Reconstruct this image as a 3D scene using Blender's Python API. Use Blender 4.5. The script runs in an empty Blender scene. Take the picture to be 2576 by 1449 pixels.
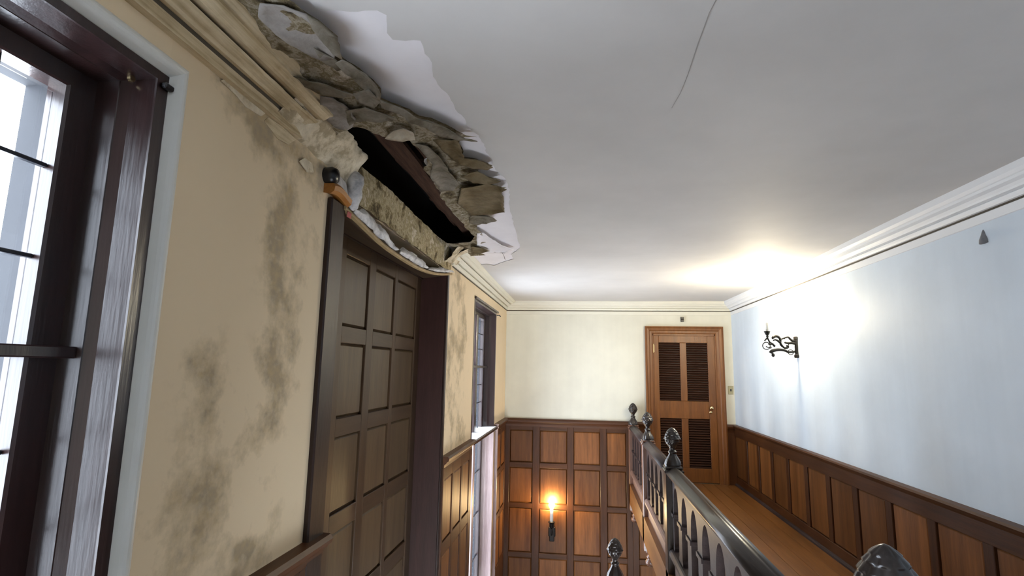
import bpy, bmesh, math, random
from mathutils import Vector, Matrix, noise
from mathutils.geometry import delaunay_2d_cdt

SC = bpy.context.scene
COL = SC.collection
random.seed(7)
PI = math.pi

# ------------------------------------------------------------------ camera
cam_d = bpy.data.cameras.new('camera')
cam_d.sensor_width = 36.0
cam_d.lens = 18.6515
cam_d.clip_start = 0.02
cam = bpy.data.objects.new('camera', cam_d)
cam.matrix_world = Matrix((
    (0.991673, 0.001087, 0.128777, 0.0),
    (0.127445, -0.151968, -0.980134, 0.0),
    (0.018505, 0.988385, -0.150841, 1.40),
    (0, 0, 0, 1)))
# columns of the matrix are the camera's right, up and backward axes
COL.objects.link(cam)
SC.camera = cam

# ------------------------------------------------------------------ world
world = bpy.data.worlds.new('overcast_sky')
SC.world = world
world.use_nodes = True
bgn = world.node_tree.nodes['Background']
bgn.inputs['Color'].default_value = (0.85, 0.91, 1.0, 1)
bgn.inputs['Strength'].default_value = 12.0

SC.view_settings.view_transform = 'Standard'
SC.view_settings.look = 'None'
SC.view_settings.gamma = 1.0
SC.view_settings.use_curve_mapping = False
SC.view_settings.exposure = 0.50
SC.cycles.use_denoising = True
SC.cycles.max_bounces = 10
SC.cycles.diffuse_bounces = 6
SC.cycles.transparent_max_bounces = 12
SC.cycles.sample_clamp_indirect = 6.0

SCONCE_E = 1900.0      # wall sconce bulb
CANDLE_E = 380.0      # candle sconce bulb

def portal(name, loc, rot, sx, sy):
    l = bpy.data.lights.new(name, 'AREA')
    l.shape = 'RECTANGLE'; l.size = sx; l.size_y = sy
    l.cycles.is_portal = True
    o = bpy.data.objects.new(name, l)
    o.location = loc; o.rotation_euler = rot
    COL.objects.link(o)

# rectangle lights point along their local -Z
portal('portal_window_1', (-1.31, 0.44, 1.40), (0, -PI/2, 0), 1.5, 1.5)
portal('portal_window_2', (-1.31, 5.74, 1.40), (0, -PI/2, 0), 1.5, 1.5)
portal('portal_window_2_lower', (-1.31, 5.74, -0.45), (0, -PI/2, 0), 2.4, 1.5)
portal('portal_window_fill', (-1.31, -2.3, 1.15), (0, -PI/2, 0), 1.9, 0.8)

# ------------------------------------------------------------------ materials
def new_mat(name):
    m = bpy.data.materials.new(name); m.use_nodes = True
    nt = m.node_tree
    b = nt.nodes['Principled BSDF']
    return m, nt, b

def nd(nt, typ, **kw):
    n = nt.nodes.new(typ)
    for k, v in kw.items():
        if k in n.inputs.keys() if hasattr(n, 'inputs') else False:
            n.inputs[k].default_value = v
        else:
            setattr(n, k, v)
    return n

def coords(nt, scale=(1, 1, 1), rand=False):
    tc = nt.nodes.new('ShaderNodeTexCoord')
    mp = nt.nodes.new('ShaderNodeMapping')
    mp.inputs['Scale'].default_value = scale
    if rand:
        oi = nt.nodes.new('ShaderNodeObjectInfo')
        mul = nt.nodes.new('ShaderNodeVectorMath'); mul.operation = 'SCALE'
        cmb = nt.nodes.new('ShaderNodeCombineXYZ')
        for i in range(3): nt.links.new(oi.outputs['Random'], cmb.inputs[i])
        nt.links.new(cmb.outputs[0], mul.inputs[0]); mul.inputs['Scale'].default_value = 37.0
        nt.links.new(mul.outputs[0], mp.inputs['Location'])
    nt.links.new(tc.outputs['Object'], mp.inputs['Vector'])
    return mp.outputs['Vector']

def noise_tex(nt, vec, scale, detail=4, rough=0.55):
    n = nt.nodes.new('ShaderNodeTexNoise')
    n.inputs['Scale'].default_value = scale
    n.inputs['Detail'].default_value = detail
    n.inputs['Roughness'].default_value = rough
    nt.links.new(vec, n.inputs['Vector'])
    return n.outputs['Fac']

def ramp(nt, fac, stops):
    r = nt.nodes.new('ShaderNodeValToRGB')
    e = r.color_ramp.elements
    e[0].position, e[0].color = stops[0][0], (*stops[0][1], 1)
    e[1].position, e[1].color = stops[-1][0], (*stops[-1][1], 1)
    for p, c in stops[1:-1]:
        k = e.new(p); k.color = (*c, 1)
    nt.links.new(fac, r.inputs['Fac'])
    return r.outputs['Color']

def mixc(nt, fac, a, b, mode='MIX'):
    m = nt.nodes.new('ShaderNodeMix'); m.data_type = 'RGBA'; m.blend_type = mode
    for s, v in ((m.inputs[0], fac), (m.inputs[6], a), (m.inputs[7], b)):
        if hasattr(v, 'default_value'): nt.links.new(v, s)
        elif isinstance(v, (int, float)): s.default_value = v
        else: s.default_value = (*v, 1)
    return m.outputs[2]

def math_n(nt, op, a, b=None, clamp=False):
    m = nt.nodes.new('ShaderNodeMath'); m.operation = op; m.use_clamp = clamp
    for s, v in ((m.inputs[0], a), (m.inputs[1], b)):
        if v is None: continue
        if hasattr(v, 'default_value'): nt.links.new(v, s)
        else: s.default_value = v
    return m.outputs[0]

def bump(nt, b, h, strength=0.3, dist=0.01):
    n = nt.nodes.new('ShaderNodeBump')
    n.inputs['Strength'].default_value = strength
    n.inputs['Distance'].default_value = dist
    nt.links.new(h, n.inputs['Height'])
    nt.links.new(n.outputs['Normal'], b.inputs['Normal'])

def wood(name, dark, light, axis='z', rough=0.35, gloss=0.5, coat=0.0, scale=1.0, vary=0.0):
    m, nt, b = new_mat(name)
    s = {'z': (14, 14, 1.1), 'y': (14, 1.1, 14), 'x': (1.1, 14, 14)}[axis]
    v = coords(nt, tuple(k*scale for k in s), True)
    f = noise_tex(nt, v, 1.6, 6, 0.6)
    v2 = coords(nt, tuple(k*scale*5 for k in s), True)
    f2 = noise_tex(nt, v2, 2.0, 3, 0.5)
    c = ramp(nt, f, [(0.25, dark), (0.5, tuple((p+q)/2 for p, q in zip(dark, light))), (0.78, light)])
    c = mixc(nt, 0.35, c, ramp(nt, f2, [(0.3, (0.45, 0.45, 0.45)), (0.7, (1.1, 1.1, 1.1))]), 'MULTIPLY')
    if vary:
        oi = nt.nodes.new('ShaderNodeObjectInfo')
        c = mixc(nt, 1.0, c, ramp(nt, oi.outputs['Random'], [(0.0, (1-vary,)*3), (1.0, (1+vary,)*3)]), 'MULTIPLY')
    nt.links.new(c, b.inputs['Base Color'])
    b.inputs['Roughness'].default_value = rough
    b.inputs['Specular IOR Level'].default_value = gloss
    b.inputs['Coat Weight'].default_value = coat
    b.inputs['Coat Roughness'].default_value = 0.15
    bump(nt, b, f2, 0.12, 0.004)
    return m

def plain(name, col, rough=0.5, metal=0.0, var=0.0, vscale=8.0, bmp=0.0, gloss=0.5):
    m, nt, b = new_mat(name)
    b.inputs['Roughness'].default_value = rough
    b.inputs['Metallic'].default_value = metal
    b.inputs['Specular IOR Level'].default_value = gloss
    b.inputs['Base Color'].default_value = (*col, 1)
    if var or bmp:
        f = noise_tex(nt, coords(nt, rand=True), vscale, 5, 0.6)
        c = ramp(nt, f, [(0.25, tuple(k*(1-var) for k in col)), (0.75, tuple(min(1, k*(1+var)) for k in col))])
        nt.links.new(c, b.inputs['Base Color'])
        if bmp: bump(nt, b, f, bmp, 0.01)
    return m

def glow(name, col, strength):
    m, nt, b = new_mat(name)
    b.inputs['Base Color'].default_value = (*col, 1)
    b.inputs['Emission Color'].default_value = (*col, 1)
    b.inputs['Emission Strength'].default_value = strength
    return m

def glass(name, tint=(1, 1, 1), gain=1.0):
    m, nt, b = new_mat(name)
    nt.nodes.remove(b)
    out = nt.nodes['Material Output']
    tr = nt.nodes.new('ShaderNodeBsdfTransparent'); tr.inputs['Color'].default_value = (*tint, 1)
    gl = nt.nodes.new('ShaderNodeBsdfGlossy'); gl.inputs['Roughness'].default_value = 0.03
    # Schlick's Fresnel from the angle alone, the same for both faces of the thin pane
    ge = nt.nodes.new('ShaderNodeNewGeometry')
    dp = nt.nodes.new('ShaderNodeVectorMath'); dp.operation = 'DOT_PRODUCT'
    nt.links.new(ge.outputs['Incoming'], dp.inputs[0]); nt.links.new(ge.outputs['True Normal'], dp.inputs[1])
    k = math_n(nt, 'POWER', math_n(nt, 'SUBTRACT', 1.0, math_n(nt, 'ABSOLUTE', dp.outputs['Value']), True), 5.0)
    fac = math_n(nt, 'ADD', math_n(nt, 'MULTIPLY', k, 0.96), 0.04)
    mx = nt.nodes.new('ShaderNodeMixShader')
    # slight waviness of old glass
    f = noise_tex(nt, coords(nt, rand=True), 14, 2)
    bp = nt.nodes.new('ShaderNodeBump'); bp.inputs['Strength'].default_value = 0.08
    nt.links.new(f, bp.inputs['Height']); nt.links.new(bp.outputs['Normal'], gl.inputs['Normal'])
    nt.links.new(fac, mx.inputs[0]); nt.links.new(tr.outputs[0], mx.inputs[1]); nt.links.new(gl.outputs[0], mx.inputs[2])
    nt.links.new(mx.outputs[0], out.inputs['Surface'])
    return m

def wall_paint(name, col, var=0.08, rough=0.6, streak=True):
    """old wall paint with faint blotches and vertical streaks"""
    m, nt, b = new_mat(name)
    f = noise_tex(nt, coords(nt), 1.3, 5, 0.6)
    c = ramp(nt, f, [(0.3, tuple(k*(1-var) for k in col)), (0.7, tuple(min(1, k*(1+var)) for k in col))])
    if streak:
        g = noise_tex(nt, coords(nt, (9, 9, 0.35)), 1.0, 3, 0.5)
        c = mixc(nt, 0.5, c, ramp(nt, g, [(0.3, (0.90, 0.90, 0.91)), (0.7, (1.0, 1.0, 1.0))]), 'MULTIPLY')
    nt.links.new(c, b.inputs['Base Color'])
    b.inputs['Roughness'].default_value = rough
    b.inputs['Specular IOR Level'].default_value = 0.3
    h = noise_tex(nt, coords(nt), 60, 3, 0.6)
    bump(nt, b, h, 0.06, 0.004)
    return m

def stained(name, clean, stain1, stain2, rough=0.75, attr='stain', bmp=0.25):
    """paint whose water stain is a per-vertex amount broken up by noise"""
    m, nt, b = new_mat(name)
    a = nt.nodes.new('ShaderNodeAttribute'); a.attribute_name = attr
    n1 = noise_tex(nt, coords(nt), 9, 6, 0.65)
    n2 = noise_tex(nt, coords(nt), 28, 5, 0.65)
    n3 = noise_tex(nt, coords(nt), 2.0, 4, 0.6)
    n0 = noise_tex(nt, coords(nt), 4.5, 5, 0.6)
    nn = math_n(nt, 'ADD', math_n(nt, 'SUBTRACT', n1, 0.5), math_n(nt, 'SUBTRACT', n0, 0.5))
    t = math_n(nt, 'ADD', a.outputs['Fac'], math_n(nt, 'MULTIPLY', nn, 1.5))
    s = math_n(nt, 'MULTIPLY', math_n(nt, 'SUBTRACT', t, 0.28), 1.5, True)
    gate = math_n(nt, 'MULTIPLY', a.outputs['Fac'], 3.5, True)
    s = math_n(nt, 'MULTIPLY', math_n(nt, 'MULTIPLY', s, gate), 0.85, True)
    base = mixc(nt, math_n(nt, 'MULTIPLY', n3, 0.35), clean, tuple(k*0.86 for k in clean))
    st = mixc(nt, ramp(nt, n2, [(0.35, (0, 0, 0)), (0.65, (1, 1, 1))]), stain1, stain2)
    c = mixc(nt, s, base, st)
    nt.links.new(c, b.inputs['Base Color'])
    b.inputs['Roughness'].default_value = rough
    b.inputs['Specular IOR Level'].default_value = 0.25
    h = mixc(nt, s, n2, n1)
    bump(nt, b, math_n(nt, 'MULTIPLY', n2, s), bmp, 0.012)
    return m

def mottled(name, stops, scale=7.0, rough=0.85, bmp=0.5, fine=35.0):
    m, nt, b = new_mat(name)
    v = coords(nt)
    f = noise_tex(nt, v, scale, 8, 0.68)
    g = noise_tex(nt, v, fine, 5, 0.6)
    c = ramp(nt, f, stops)
    c = mixc(nt, 0.5, c, ramp(nt, g, [(0.3, (0.62, 0.60, 0.56)), (0.7, (1.08, 1.06, 1.02))]), 'MULTIPLY')
    nt.links.new(c, b.inputs['Base Color'])
    b.inputs['Roughness'].default_value = rough
    b.inputs['Specular IOR Level'].default_value = 0.2
    h = math_n(nt, 'ADD', f, math_n(nt, 'MULTIPLY', g, 0.4))
    bump(nt, b, h, bmp, 0.02)
    return m

def streaky(name, stops, axis_scale=(34, 1.6, 34), rough=0.6):
    m, nt, b = new_mat(name)
    f = noise_tex(nt, coords(nt, axis_scale), 1.0, 6, 0.62)
    g = noise_tex(nt, coords(nt), 5.0, 6, 0.65)
    c = ramp(nt, f, stops)
    c = mixc(nt, 0.55, c, ramp(nt, g, [(0.34, (0.55, 0.50, 0.42)), (0.56, (1.05, 1.05, 1.05))]), 'MULTIPLY')
    nt.links.new(c, b.inputs['Base Color'])
    b.inputs['Roughness'].default_value = rough
    b.inputs['Specular IOR Level'].default_value = 0.3
    bump(nt, b, math_n(nt, 'ADD', f, g), 0.35, 0.006)
    return m

M = {}
M['paint_right'] = wall_paint('pale_blue_white_wall_paint', (0.62, 0.695, 0.765))
M['paint_back'] = wall_paint('cream_wall_paint', (0.66, 0.64, 0.54))
M['paint_left'] = wall_paint('beige_wall_paint', (0.71, 0.575, 0.395), 0.05, 0.65, False)
M['stain_left'] = stained('water_stained_beige_paint', (0.71, 0.575, 0.395), (0.40, 0.305, 0.175), (0.285, 0.235, 0.17))
M['ceiling'] = wall_paint('grey_white_ceiling_paint', (0.56, 0.545, 0.53), 0.07, 0.7, False)
M['undercoat'] = plain('lavender_white_skim_plaster', (0.78, 0.755, 0.78), 0.8, 0, 0.05, 6, 0.05)
M['brown_plaster'] = mottled('water_browned_plaster', [(0.36, (0.060, 0.044, 0.026)), (0.44, (0.19, 0.15, 0.085)), (0.50, (0.36, 0.32, 0.25)), (0.55, (0.16, 0.125, 0.06)), (0.65, (0.52, 0.47, 0.40))], 8.5, 0.85, 1.0)
M['flake_grey'] = mottled('grey_olive_peeling_paint', [(0.40, (0.105, 0.090, 0.060)), (0.5, (0.185, 0.165, 0.130)), (0.62, (0.26, 0.24, 0.205))], 5.0, 0.6, 0.3)
M['flake_brown'] = mottled('brown_peeling_paint', [(0.40, (0.085, 0.062, 0.030)), (0.5, (0.130, 0.100, 0.055)), (0.62, (0.185, 0.150, 0.095))], 5.0, 0.55, 0.3)
M['flake_pale'] = mottled('pale_peeling_paint', [(0.40, (0.40, 0.35, 0.27)), (0.6, (0.56, 0.51, 0.43))], 4.0, 0.6, 0.2)
M['bare_plaster'] = mottled('bare_mouldy_plaster', [(0.37, (0.085, 0.065, 0.035)), (0.44, (0.30, 0.24, 0.13)), (0.50, (0.56, 0.48, 0.33)), (0.56, (0.34, 0.28, 0.15)), (0.64, (0.74, 0.66, 0.54))], 9.5, 0.85, 1.0)
M['core'] = mottled('cream_plaster_core', [(0.40, (0.42, 0.35, 0.24)), (0.5, (0.66, 0.58, 0.44)), (0.62, (0.74, 0.67, 0.54))], 9.0, 0.9, 0.7)
M['cornice_white'] = plain('white_cornice_paint', (0.74, 0.75, 0.76), 0.55, 0, 0.03, 3)
M['cornice_cream'] = plain('cream_cornice_paint', (0.66, 0.64, 0.55), 0.55, 0, 0.04, 3)
M['cornice_beige'] = streaky('stained_beige_cornice_paint', [(0.30, (0.24, 0.175, 0.085)), (0.43, (0.50, 0.40, 0.25)), (0.56, (0.66, 0.56, 0.39)), (0.72, (0.44, 0.35, 0.21))])
M['bead'] = plain('grey_white_plaster_bead', (0.60, 0.60, 0.57), 0.3, 0, 0.05, 5)
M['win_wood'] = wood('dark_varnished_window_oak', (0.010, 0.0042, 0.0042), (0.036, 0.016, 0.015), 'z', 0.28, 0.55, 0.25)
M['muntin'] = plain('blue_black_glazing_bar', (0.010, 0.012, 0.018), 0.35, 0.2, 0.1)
M['glass'] = glass('old_window_glass', (0.93, 0.95, 0.97))
M['stone'] = plain('dark_grey_stone', (0.020, 0.022, 0.027), 0.8, 0, 0.15, 10, 0.1)
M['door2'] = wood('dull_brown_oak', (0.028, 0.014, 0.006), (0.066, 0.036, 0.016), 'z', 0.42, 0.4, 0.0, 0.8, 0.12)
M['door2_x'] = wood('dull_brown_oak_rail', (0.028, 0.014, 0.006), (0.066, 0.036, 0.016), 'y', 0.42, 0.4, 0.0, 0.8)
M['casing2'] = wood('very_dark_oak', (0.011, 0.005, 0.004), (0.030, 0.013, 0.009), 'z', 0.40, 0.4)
M['soffit'] = wood('dark_oak_board', (0.030, 0.018, 0.010), (0.065, 0.040, 0.022), 'y', 0.5, 0.3)  # even dark oak for the sagging head board
M['panel_b'] = wood('warm_oak_panel', (0.080, 0.026, 0.006), (0.220, 0.084, 0.022), 'z', 0.45, 0.3, 0.0, 0.7, 0.3)
M['stile_b'] = wood('warm_oak_stile', (0.030, 0.0095, 0.003), (0.085, 0.029, 0.008), 'z', 0.45, 0.3)
M['rail_bx'] = wood('warm_oak_rail_x', (0.036, 0.0115, 0.0035), (0.095, 0.033, 0.009), 'x', 0.45, 0.3)
M['rail_by'] = wood('warm_oak_rail_y', (0.036, 0.0115, 0.0035), (0.095, 0.033, 0.009), 'y', 0.45, 0.3)
M['door1'] = wood('honey_brown_door_wood', (0.110, 0.036, 0.007), (0.235, 0.086, 0.018), 'z', 0.42, 0.45)
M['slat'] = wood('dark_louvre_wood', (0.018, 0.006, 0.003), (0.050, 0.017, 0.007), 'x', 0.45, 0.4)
M['balu'] = wood('greyed_dark_oak_balustrade', (0.022, 0.0145, 0.0145), (0.058, 0.040, 0.040), 'y', 0.45, 0.22)
M['post'] = wood('black_brown_newel_wood', (0.012, 0.009, 0.0085), (0.034, 0.024, 0.021), 'z', 0.28, 0.5, 0.2)
M['post_red'] = wood('red_brown_newel_wood', (0.110, 0.050, 0.032), (0.220, 0.115, 0.080), 'z', 0.28, 0.55, 0.3)
M['rail_top'] = wood('dark_handrail_wood', (0.012, 0.009, 0.008), (0.032, 0.024, 0.020), 'y', 0.30, 0.55, 0.15)
M['fascia'] = wood('pinkish_oak_fascia', (0.13, 0.075, 0.060), (0.27, 0.175, 0.145), 'y', 0.40, 0.4, 0.05)
M['floor'] = wood('honey_oak_floor', (0.115, 0.042, 0.010), (0.270, 0.112, 0.030), 'y', 0.36, 0.45, 0.05, 0.5)
M['lower_floor'] = wood('dark_oak_floor', (0.08, 0.04, 0.02), (0.16, 0.08, 0.04), 'y', 0.4)
M['lath'] = wood('rotten_dark_lath', (0.020, 0.010, 0.007), (0.095, 0.050, 0.034), 'y', 0.8, 0.2, 0, 2.0)
M['cavity'] = plain('dark_ceiling_void', (0.012, 0.009, 0.008), 0.95)  # even near-black for the void lining and the slab above
M['iron'] = plain('black_wrought_iron', (0.012, 0.010, 0.009), 0.45, 0.6)
M['brass'] = plain('polished_brass', (0.80, 0.62, 0.34), 0.18, 1.0)
M['old_brass'] = plain('tarnished_brass_plate', (0.42, 0.38, 0.24), 0.4, 0.6)
M['candle'] = plain('white_candle_sleeve', (0.85, 0.82, 0.74), 0.5)
M['bulb_wall'] = glow('lit_sconce_bulb', (1.0, 0.86, 0.60), SCONCE_E)
M['bulb_candle'] = glow('lit_candle_bulb', (1.0, 0.72, 0.36), CANDLE_E)
M['strip'] = mottled('white_torn_plaster_cloth', [(0.3, (0.30, 0.30, 0.32)), (0.5, (0.62, 0.61, 0.62)), (0.7, (0.78, 0.77, 0.77))], 14, 0.8, 0.4)
M['orange'] = wood('orange_raw_wood', (0.24, 0.085, 0.012), (0.42, 0.17, 0.03), 'y', 0.5)
M['black'] = plain('black_bakelite', (0.008, 0.008, 0.010), 0.3)
M['red'] = plain('red_paper', (0.30, 0.02, 0.03), 0.6)
M['crack'] = plain('grey_crack', (0.33, 0.315, 0.30), 0.9)
M['edge'] = plain('raw_board_edge', (0.30, 0.21, 0.10), 0.7, 0, 0.3, 12)
M['smudge'] = plain('grey_plaster_scar', (0.16, 0.16, 0.17), 0.8, 0, 0.3, 30, 0.3)
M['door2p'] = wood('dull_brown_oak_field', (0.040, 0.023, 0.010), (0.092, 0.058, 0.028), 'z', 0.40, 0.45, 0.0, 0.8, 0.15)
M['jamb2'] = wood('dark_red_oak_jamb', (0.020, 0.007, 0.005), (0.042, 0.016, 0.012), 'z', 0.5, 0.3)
M['shade_paint'] = plain('painted_groove_shadow', (0.075, 0.062, 0.045), 0.9)  # dark strips paint the shadow lines into the cornice grooves
M['sill_bounce'] = plain('whitened_bounce_sill', (0.80, 0.80, 0.82), 0.35)  # white put in for sky-lit ledge tops and bounce to the ceiling
M['flake_slate'] = mottled('smooth_slate_grey_plaster', [(0.40, (0.20, 0.18, 0.165)), (0.5, (0.30, 0.28, 0.265)), (0.62, (0.37, 0.35, 0.34))], 5.0, 0.7, 0.25)
M['landing'] = plain('pale_landing_bounce', (0.52, 0.49, 0.45), 0.95, 0, 0.1, 20)  # unseen landing made pale to bounce light onto the near ceiling
M['win_lit'] = wood('window_wood_painted_daylight', (0.30, 0.215, 0.215), (0.50, 0.39, 0.39), 'z', 0.35, 0.5)  # paler wood paints daylight on the lower jambs and the pilaster's highlight

# ------------------------------------------------------------------ helpers
LOC = {}

def link(o, parent=None):
    COL.objects.link(o)
    if parent is not None: o.parent = parent
    return o

def wloc(o): return LOC.get(o.name, Vector((0, 0, 0)))

def mesh_obj(name, data, mat, parent=None, smooth=False, kind=None, label=None):
    """one mesh object from (verts, faces) given in room coordinates"""
    vs, fs = data
    off = wloc(parent) if parent is not None else Vector((0, 0, 0))
    me = bpy.data.meshes.new(name)
    me.from_pydata([Vector(v) - off for v in vs], [], fs)
    me.materials.append(M[mat])
    if smooth:
        me.polygons.foreach_set('use_smooth', [True]*len(me.polygons))
    me.update()
    o = bpy.data.objects.new(name, me)
    LOC[o.name] = off
    if kind: o['kind'] = kind
    if label: o['label'] = label
    return link(o, parent)

def empty(name, loc, label, cat, group=None, kind=None):
    o = bpy.data.objects.new(name, None)
    o.empty_display_size = 0.1
    o.location = loc
    LOC[o.name] = Vector(loc)
    if kind: o['kind'] = kind
    if label: o['label'] = label
    if cat: o['category'] = cat
    if group: o['group'] = group
    return link(o)

CACHE = {}
def piece(name, key, data_fn, mat, loc, parent, smooth=False, scale=None, rot=None):
    """a piece that shares its mesh with its alike; data is centred on the origin"""
    if key not in CACHE:
        vs, fs = data_fn()
        me = bpy.data.meshes.new(name)
        me.from_pydata(vs, [], fs); me.materials.append(M[mat])
        if smooth: me.polygons.foreach_set('use_smooth', [True]*len(me.polygons))
        me.update(); CACHE[key] = me
    o = bpy.data.objects.new(name, CACHE[key])
    o.location = Vector(loc) - (wloc(parent) if parent is not None else Vector((0, 0, 0)))
    LOC[o.name] = Vector(loc)
    if rot: o.rotation_euler = rot
    return link(o, parent)

def join(*ds):
    V, F = [], []
    for v, f in ds:
        n = len(V); V += [tuple(p) for p in v]; F += [tuple(i+n for i in q) for q in f]
    return V, F

def box(x0, x1, y0, y1, z0, z1, bev=0.0):
    if bev <= 0:
        v = [(x, y, z) for z in (z0, z1) for y in (y0, y1) for x in (x0, x1)]
        f = [(0, 2, 3, 1), (4, 5, 7, 6), (0, 1, 5, 4), (2, 6, 7, 3), (0, 4, 6, 2), (1, 3, 7, 5)]
        return v, f
    bm = bmesh.new()
    bmesh.ops.create_cube(bm, size=1)
    bmesh.ops.scale(bm, vec=(x1-x0, y1-y0, z1-z0), verts=bm.verts)
    bmesh.ops.translate(bm, vec=((x0+x1)/2, (y0+y1)/2, (z0+z1)/2), verts=bm.verts)
    bmesh.ops.bevel(bm, geom=bm.edges[:], offset=bev, segments=1, affect='EDGES')
    bm.verts.index_update()
    r = [tuple(v.co) for v in bm.verts], [tuple(v.index for v in f.verts) for f in bm.faces]
    bm.free(); return r

def cbox(sx, sy, sz, bev=0.0): return box(-sx/2, sx/2, -sy/2, sy/2, -sz/2, sz/2, bev)

def extrude_y(prof, y0, y1, closed=True, caps=True, fn=None, n=1):
    """profile of (x, z) swept along y; fn(x, y, z) may move points"""
    V, F = [], []; k = len(prof)
    for i in range(n+1):
        y = y0 + (y1-y0)*i/n
        for x, z in prof:
            p = (x, y, z); V.append(fn(*p) if fn else p)
    for i in range(n):
        for j in range(k if closed else k-1):
            a, b = i*k+j, i*k+(j+1) % k
            F.append((a, b, b+k, a+k))
    if caps and closed:
        F.append(tuple(range(k-1, -1, -1))); F.append(tuple(n*k+j for j in range(k)))
    return V, F

def extrude_x(prof, x0, x1):
    V = [(x, y, z) for x in (x0, x1) for y, z in prof]; k = len(prof)
    F = [(j, (j+1) % k, (j+1) % k+k, j+k) for j in range(k)]
    F += [tuple(range(k-1, -1, -1)), tuple(range(k, 2*k))]
    return V, F

def prism(poly, axis, a, b):
    """polygon (u, v) extruded along an axis: 'x': (y,z), 'y': (x,z), 'z': (x,y)"""
    mk = {'x': lambda u, v, t: (t, u, v), 'y': lambda u, v, t: (u, t, v), 'z': lambda u, v, t: (u, v, t)}[axis]
    k = len(poly)
    V = [mk(u, v, a) for u, v in poly] + [mk(u, v, b) for u, v in poly]
    F = [tuple(range(k)), tuple(range(2*k-1, k-1, -1))]
    F += [(j, j+k, (j+1) % k+k, (j+1) % k) for j in range(k)]
    return V, F

def lathe(prof, cx, cy, n=24, mod=None):
    """prof: (z, r) from top to bottom"""
    V, F = [], []
    for i, (z, r) in enumerate(prof):
        for j in range(n):
            t = 2*PI*j/n
            rr = r*(mod(i, j, z) if mod else 1)
            V.append((cx+rr*math.cos(t), cy+rr*math.sin(t), z))
    for i in range(len(prof)-1):
        for j in range(n):
            a, b = i*n+j, i*n+(j+1) % n
            F.append((a, a+n, b+n, b))
    F.append(tuple(range(n))); F.append(tuple(range(len(V)-1, len(V)-n-1, -1)))
    return V, F

def tube(path, rads, n=8):
    pts = [Vector(p) for p in path]
    if not isinstance(rads, (list, tuple)): rads = [rads]*len(pts)
    V, F = [], []
    prev = None
    for i, p in enumerate(pts):
        t = (pts[min(i+1, len(pts)-1)] - pts[max(i-1, 0)]).normalized()
        if prev is None:
            ref = Vector((0, 0, 1)) if abs(t.z) < 0.9 else Vector((1, 0, 0))
            u = t.cross(ref).normalized()
        else:
            u = (prev - t*prev.dot(t)).normalized()
        prev = u; w = t.cross(u)
        for j in range(n):
            a = 2*PI*j/n
            V.append(tuple(p + (u*math.cos(a) + w*math.sin(a))*rads[i]))
    for i in range(len(pts)-1):
        for j in range(n):
            a, b = i*n+j, i*n+(j+1) % n
            F.append((a, b, b+n, a+n))
    F.append(tuple(range(n-1, -1, -1))); F.append(tuple(range(len(V)-n, len(V))))
    return V, F

def smooth_path(pts, sub=5):
    pts = [Vector(p) for p in pts]; out = []
    for i in range(len(pts)-1):
        p0 = pts[max(i-1, 0)]; p1 = pts[i]; p2 = pts[i+1]; p3 = pts[min(i+2, len(pts)-1)]
        for k in range(sub):
            t = k/sub
            out.append(0.5*((2*p1)+(p2-p0)*t+(2*p0-5*p1+4*p2-p3)*t*t+(3*p1-p0-3*p2+p3)*t**3))
    out.append(pts[-1]); return out

def inside(p, poly):
    x, y = p; r = False; j = len(poly)-1
    for i in range(len(poly)):
        xi, yi = poly[i]; xj, yj = poly[j]
        if (yi > y) != (yj > y) and x < (xj-xi)*(y-yi)/(yj-yi)+xi: r = not r
        j = i
    return r

def seg_d(p, a, b):
    ax, ay = a; bx, by = b; px, py = p
    dx, dy = bx-ax, by-ay; L2 = dx*dx+dy*dy or 1e-9
    t = max(0, min(1, ((px-ax)*dx+(py-ay)*dy)/L2))
    return math.hypot(px-ax-t*dx, py-ay-t*dy)

def line_d(p, pts): return min(seg_d(p, pts[i], pts[i+1]) for i in range(len(pts)-1))

def sheet(outer, step, zfn, holes=(), jitter=0.35):
    """2-D sheet triangulated inside a ragged outline, minus holes; zfn(x, y) gives height"""
    pts = [Vector(p) for p in outer]; edges = [(i, (i+1) % len(outer)) for i in range(len(outer))]
    for h in holes:
        n = len(pts); pts += [Vector(p) for p in h]
        edges += [(n+i, n+(i+1) % len(h)) for i in range(len(h))]
    xs = [p[0] for p in outer]; ys = [p[1] for p in outer]
    rnd = random.Random(3)
    x = min(xs)
    loops = [list(outer)] + [list(h) for h in holes]
    while x < max(xs):
        y = min(ys)
        while y < max(ys):
            q = (x+rnd.uniform(-jitter, jitter)*step, y+rnd.uniform(-jitter, jitter)*step)
            if inside(q, outer) and not any(inside(q, h) for h in holes):
                if all(line_d(q, l+[l[0]]) > step*0.3 for l in loops):
                    pts.append(Vector(q))
            y += step
        x += step
    v, e, f, *_ = delaunay_2d_cdt(pts, edges, [], 0, 1e-5)
    F = []
    for t in f:
        c = (sum(v[i].x for i in t)/len(t), sum(v[i].y for i in t)/len(t))
        if inside(c, outer) and not any(inside(c, h) for h in holes): F.append(tuple(t))
    used = sorted({i for t in F for i in t}); mp = {o: n for n, o in enumerate(used)}
    V = [(v[i].x, v[i].y, zfn(v[i].x, v[i].y)) for i in used]
    return V, [tuple(mp[i] for i in t) for t in F]

def fbm(x, y, z=0, s=1.0, o=4):
    return noise.fractal(Vector((x*s, y*s, z*s)), 1.0, 2.0, o)

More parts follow.
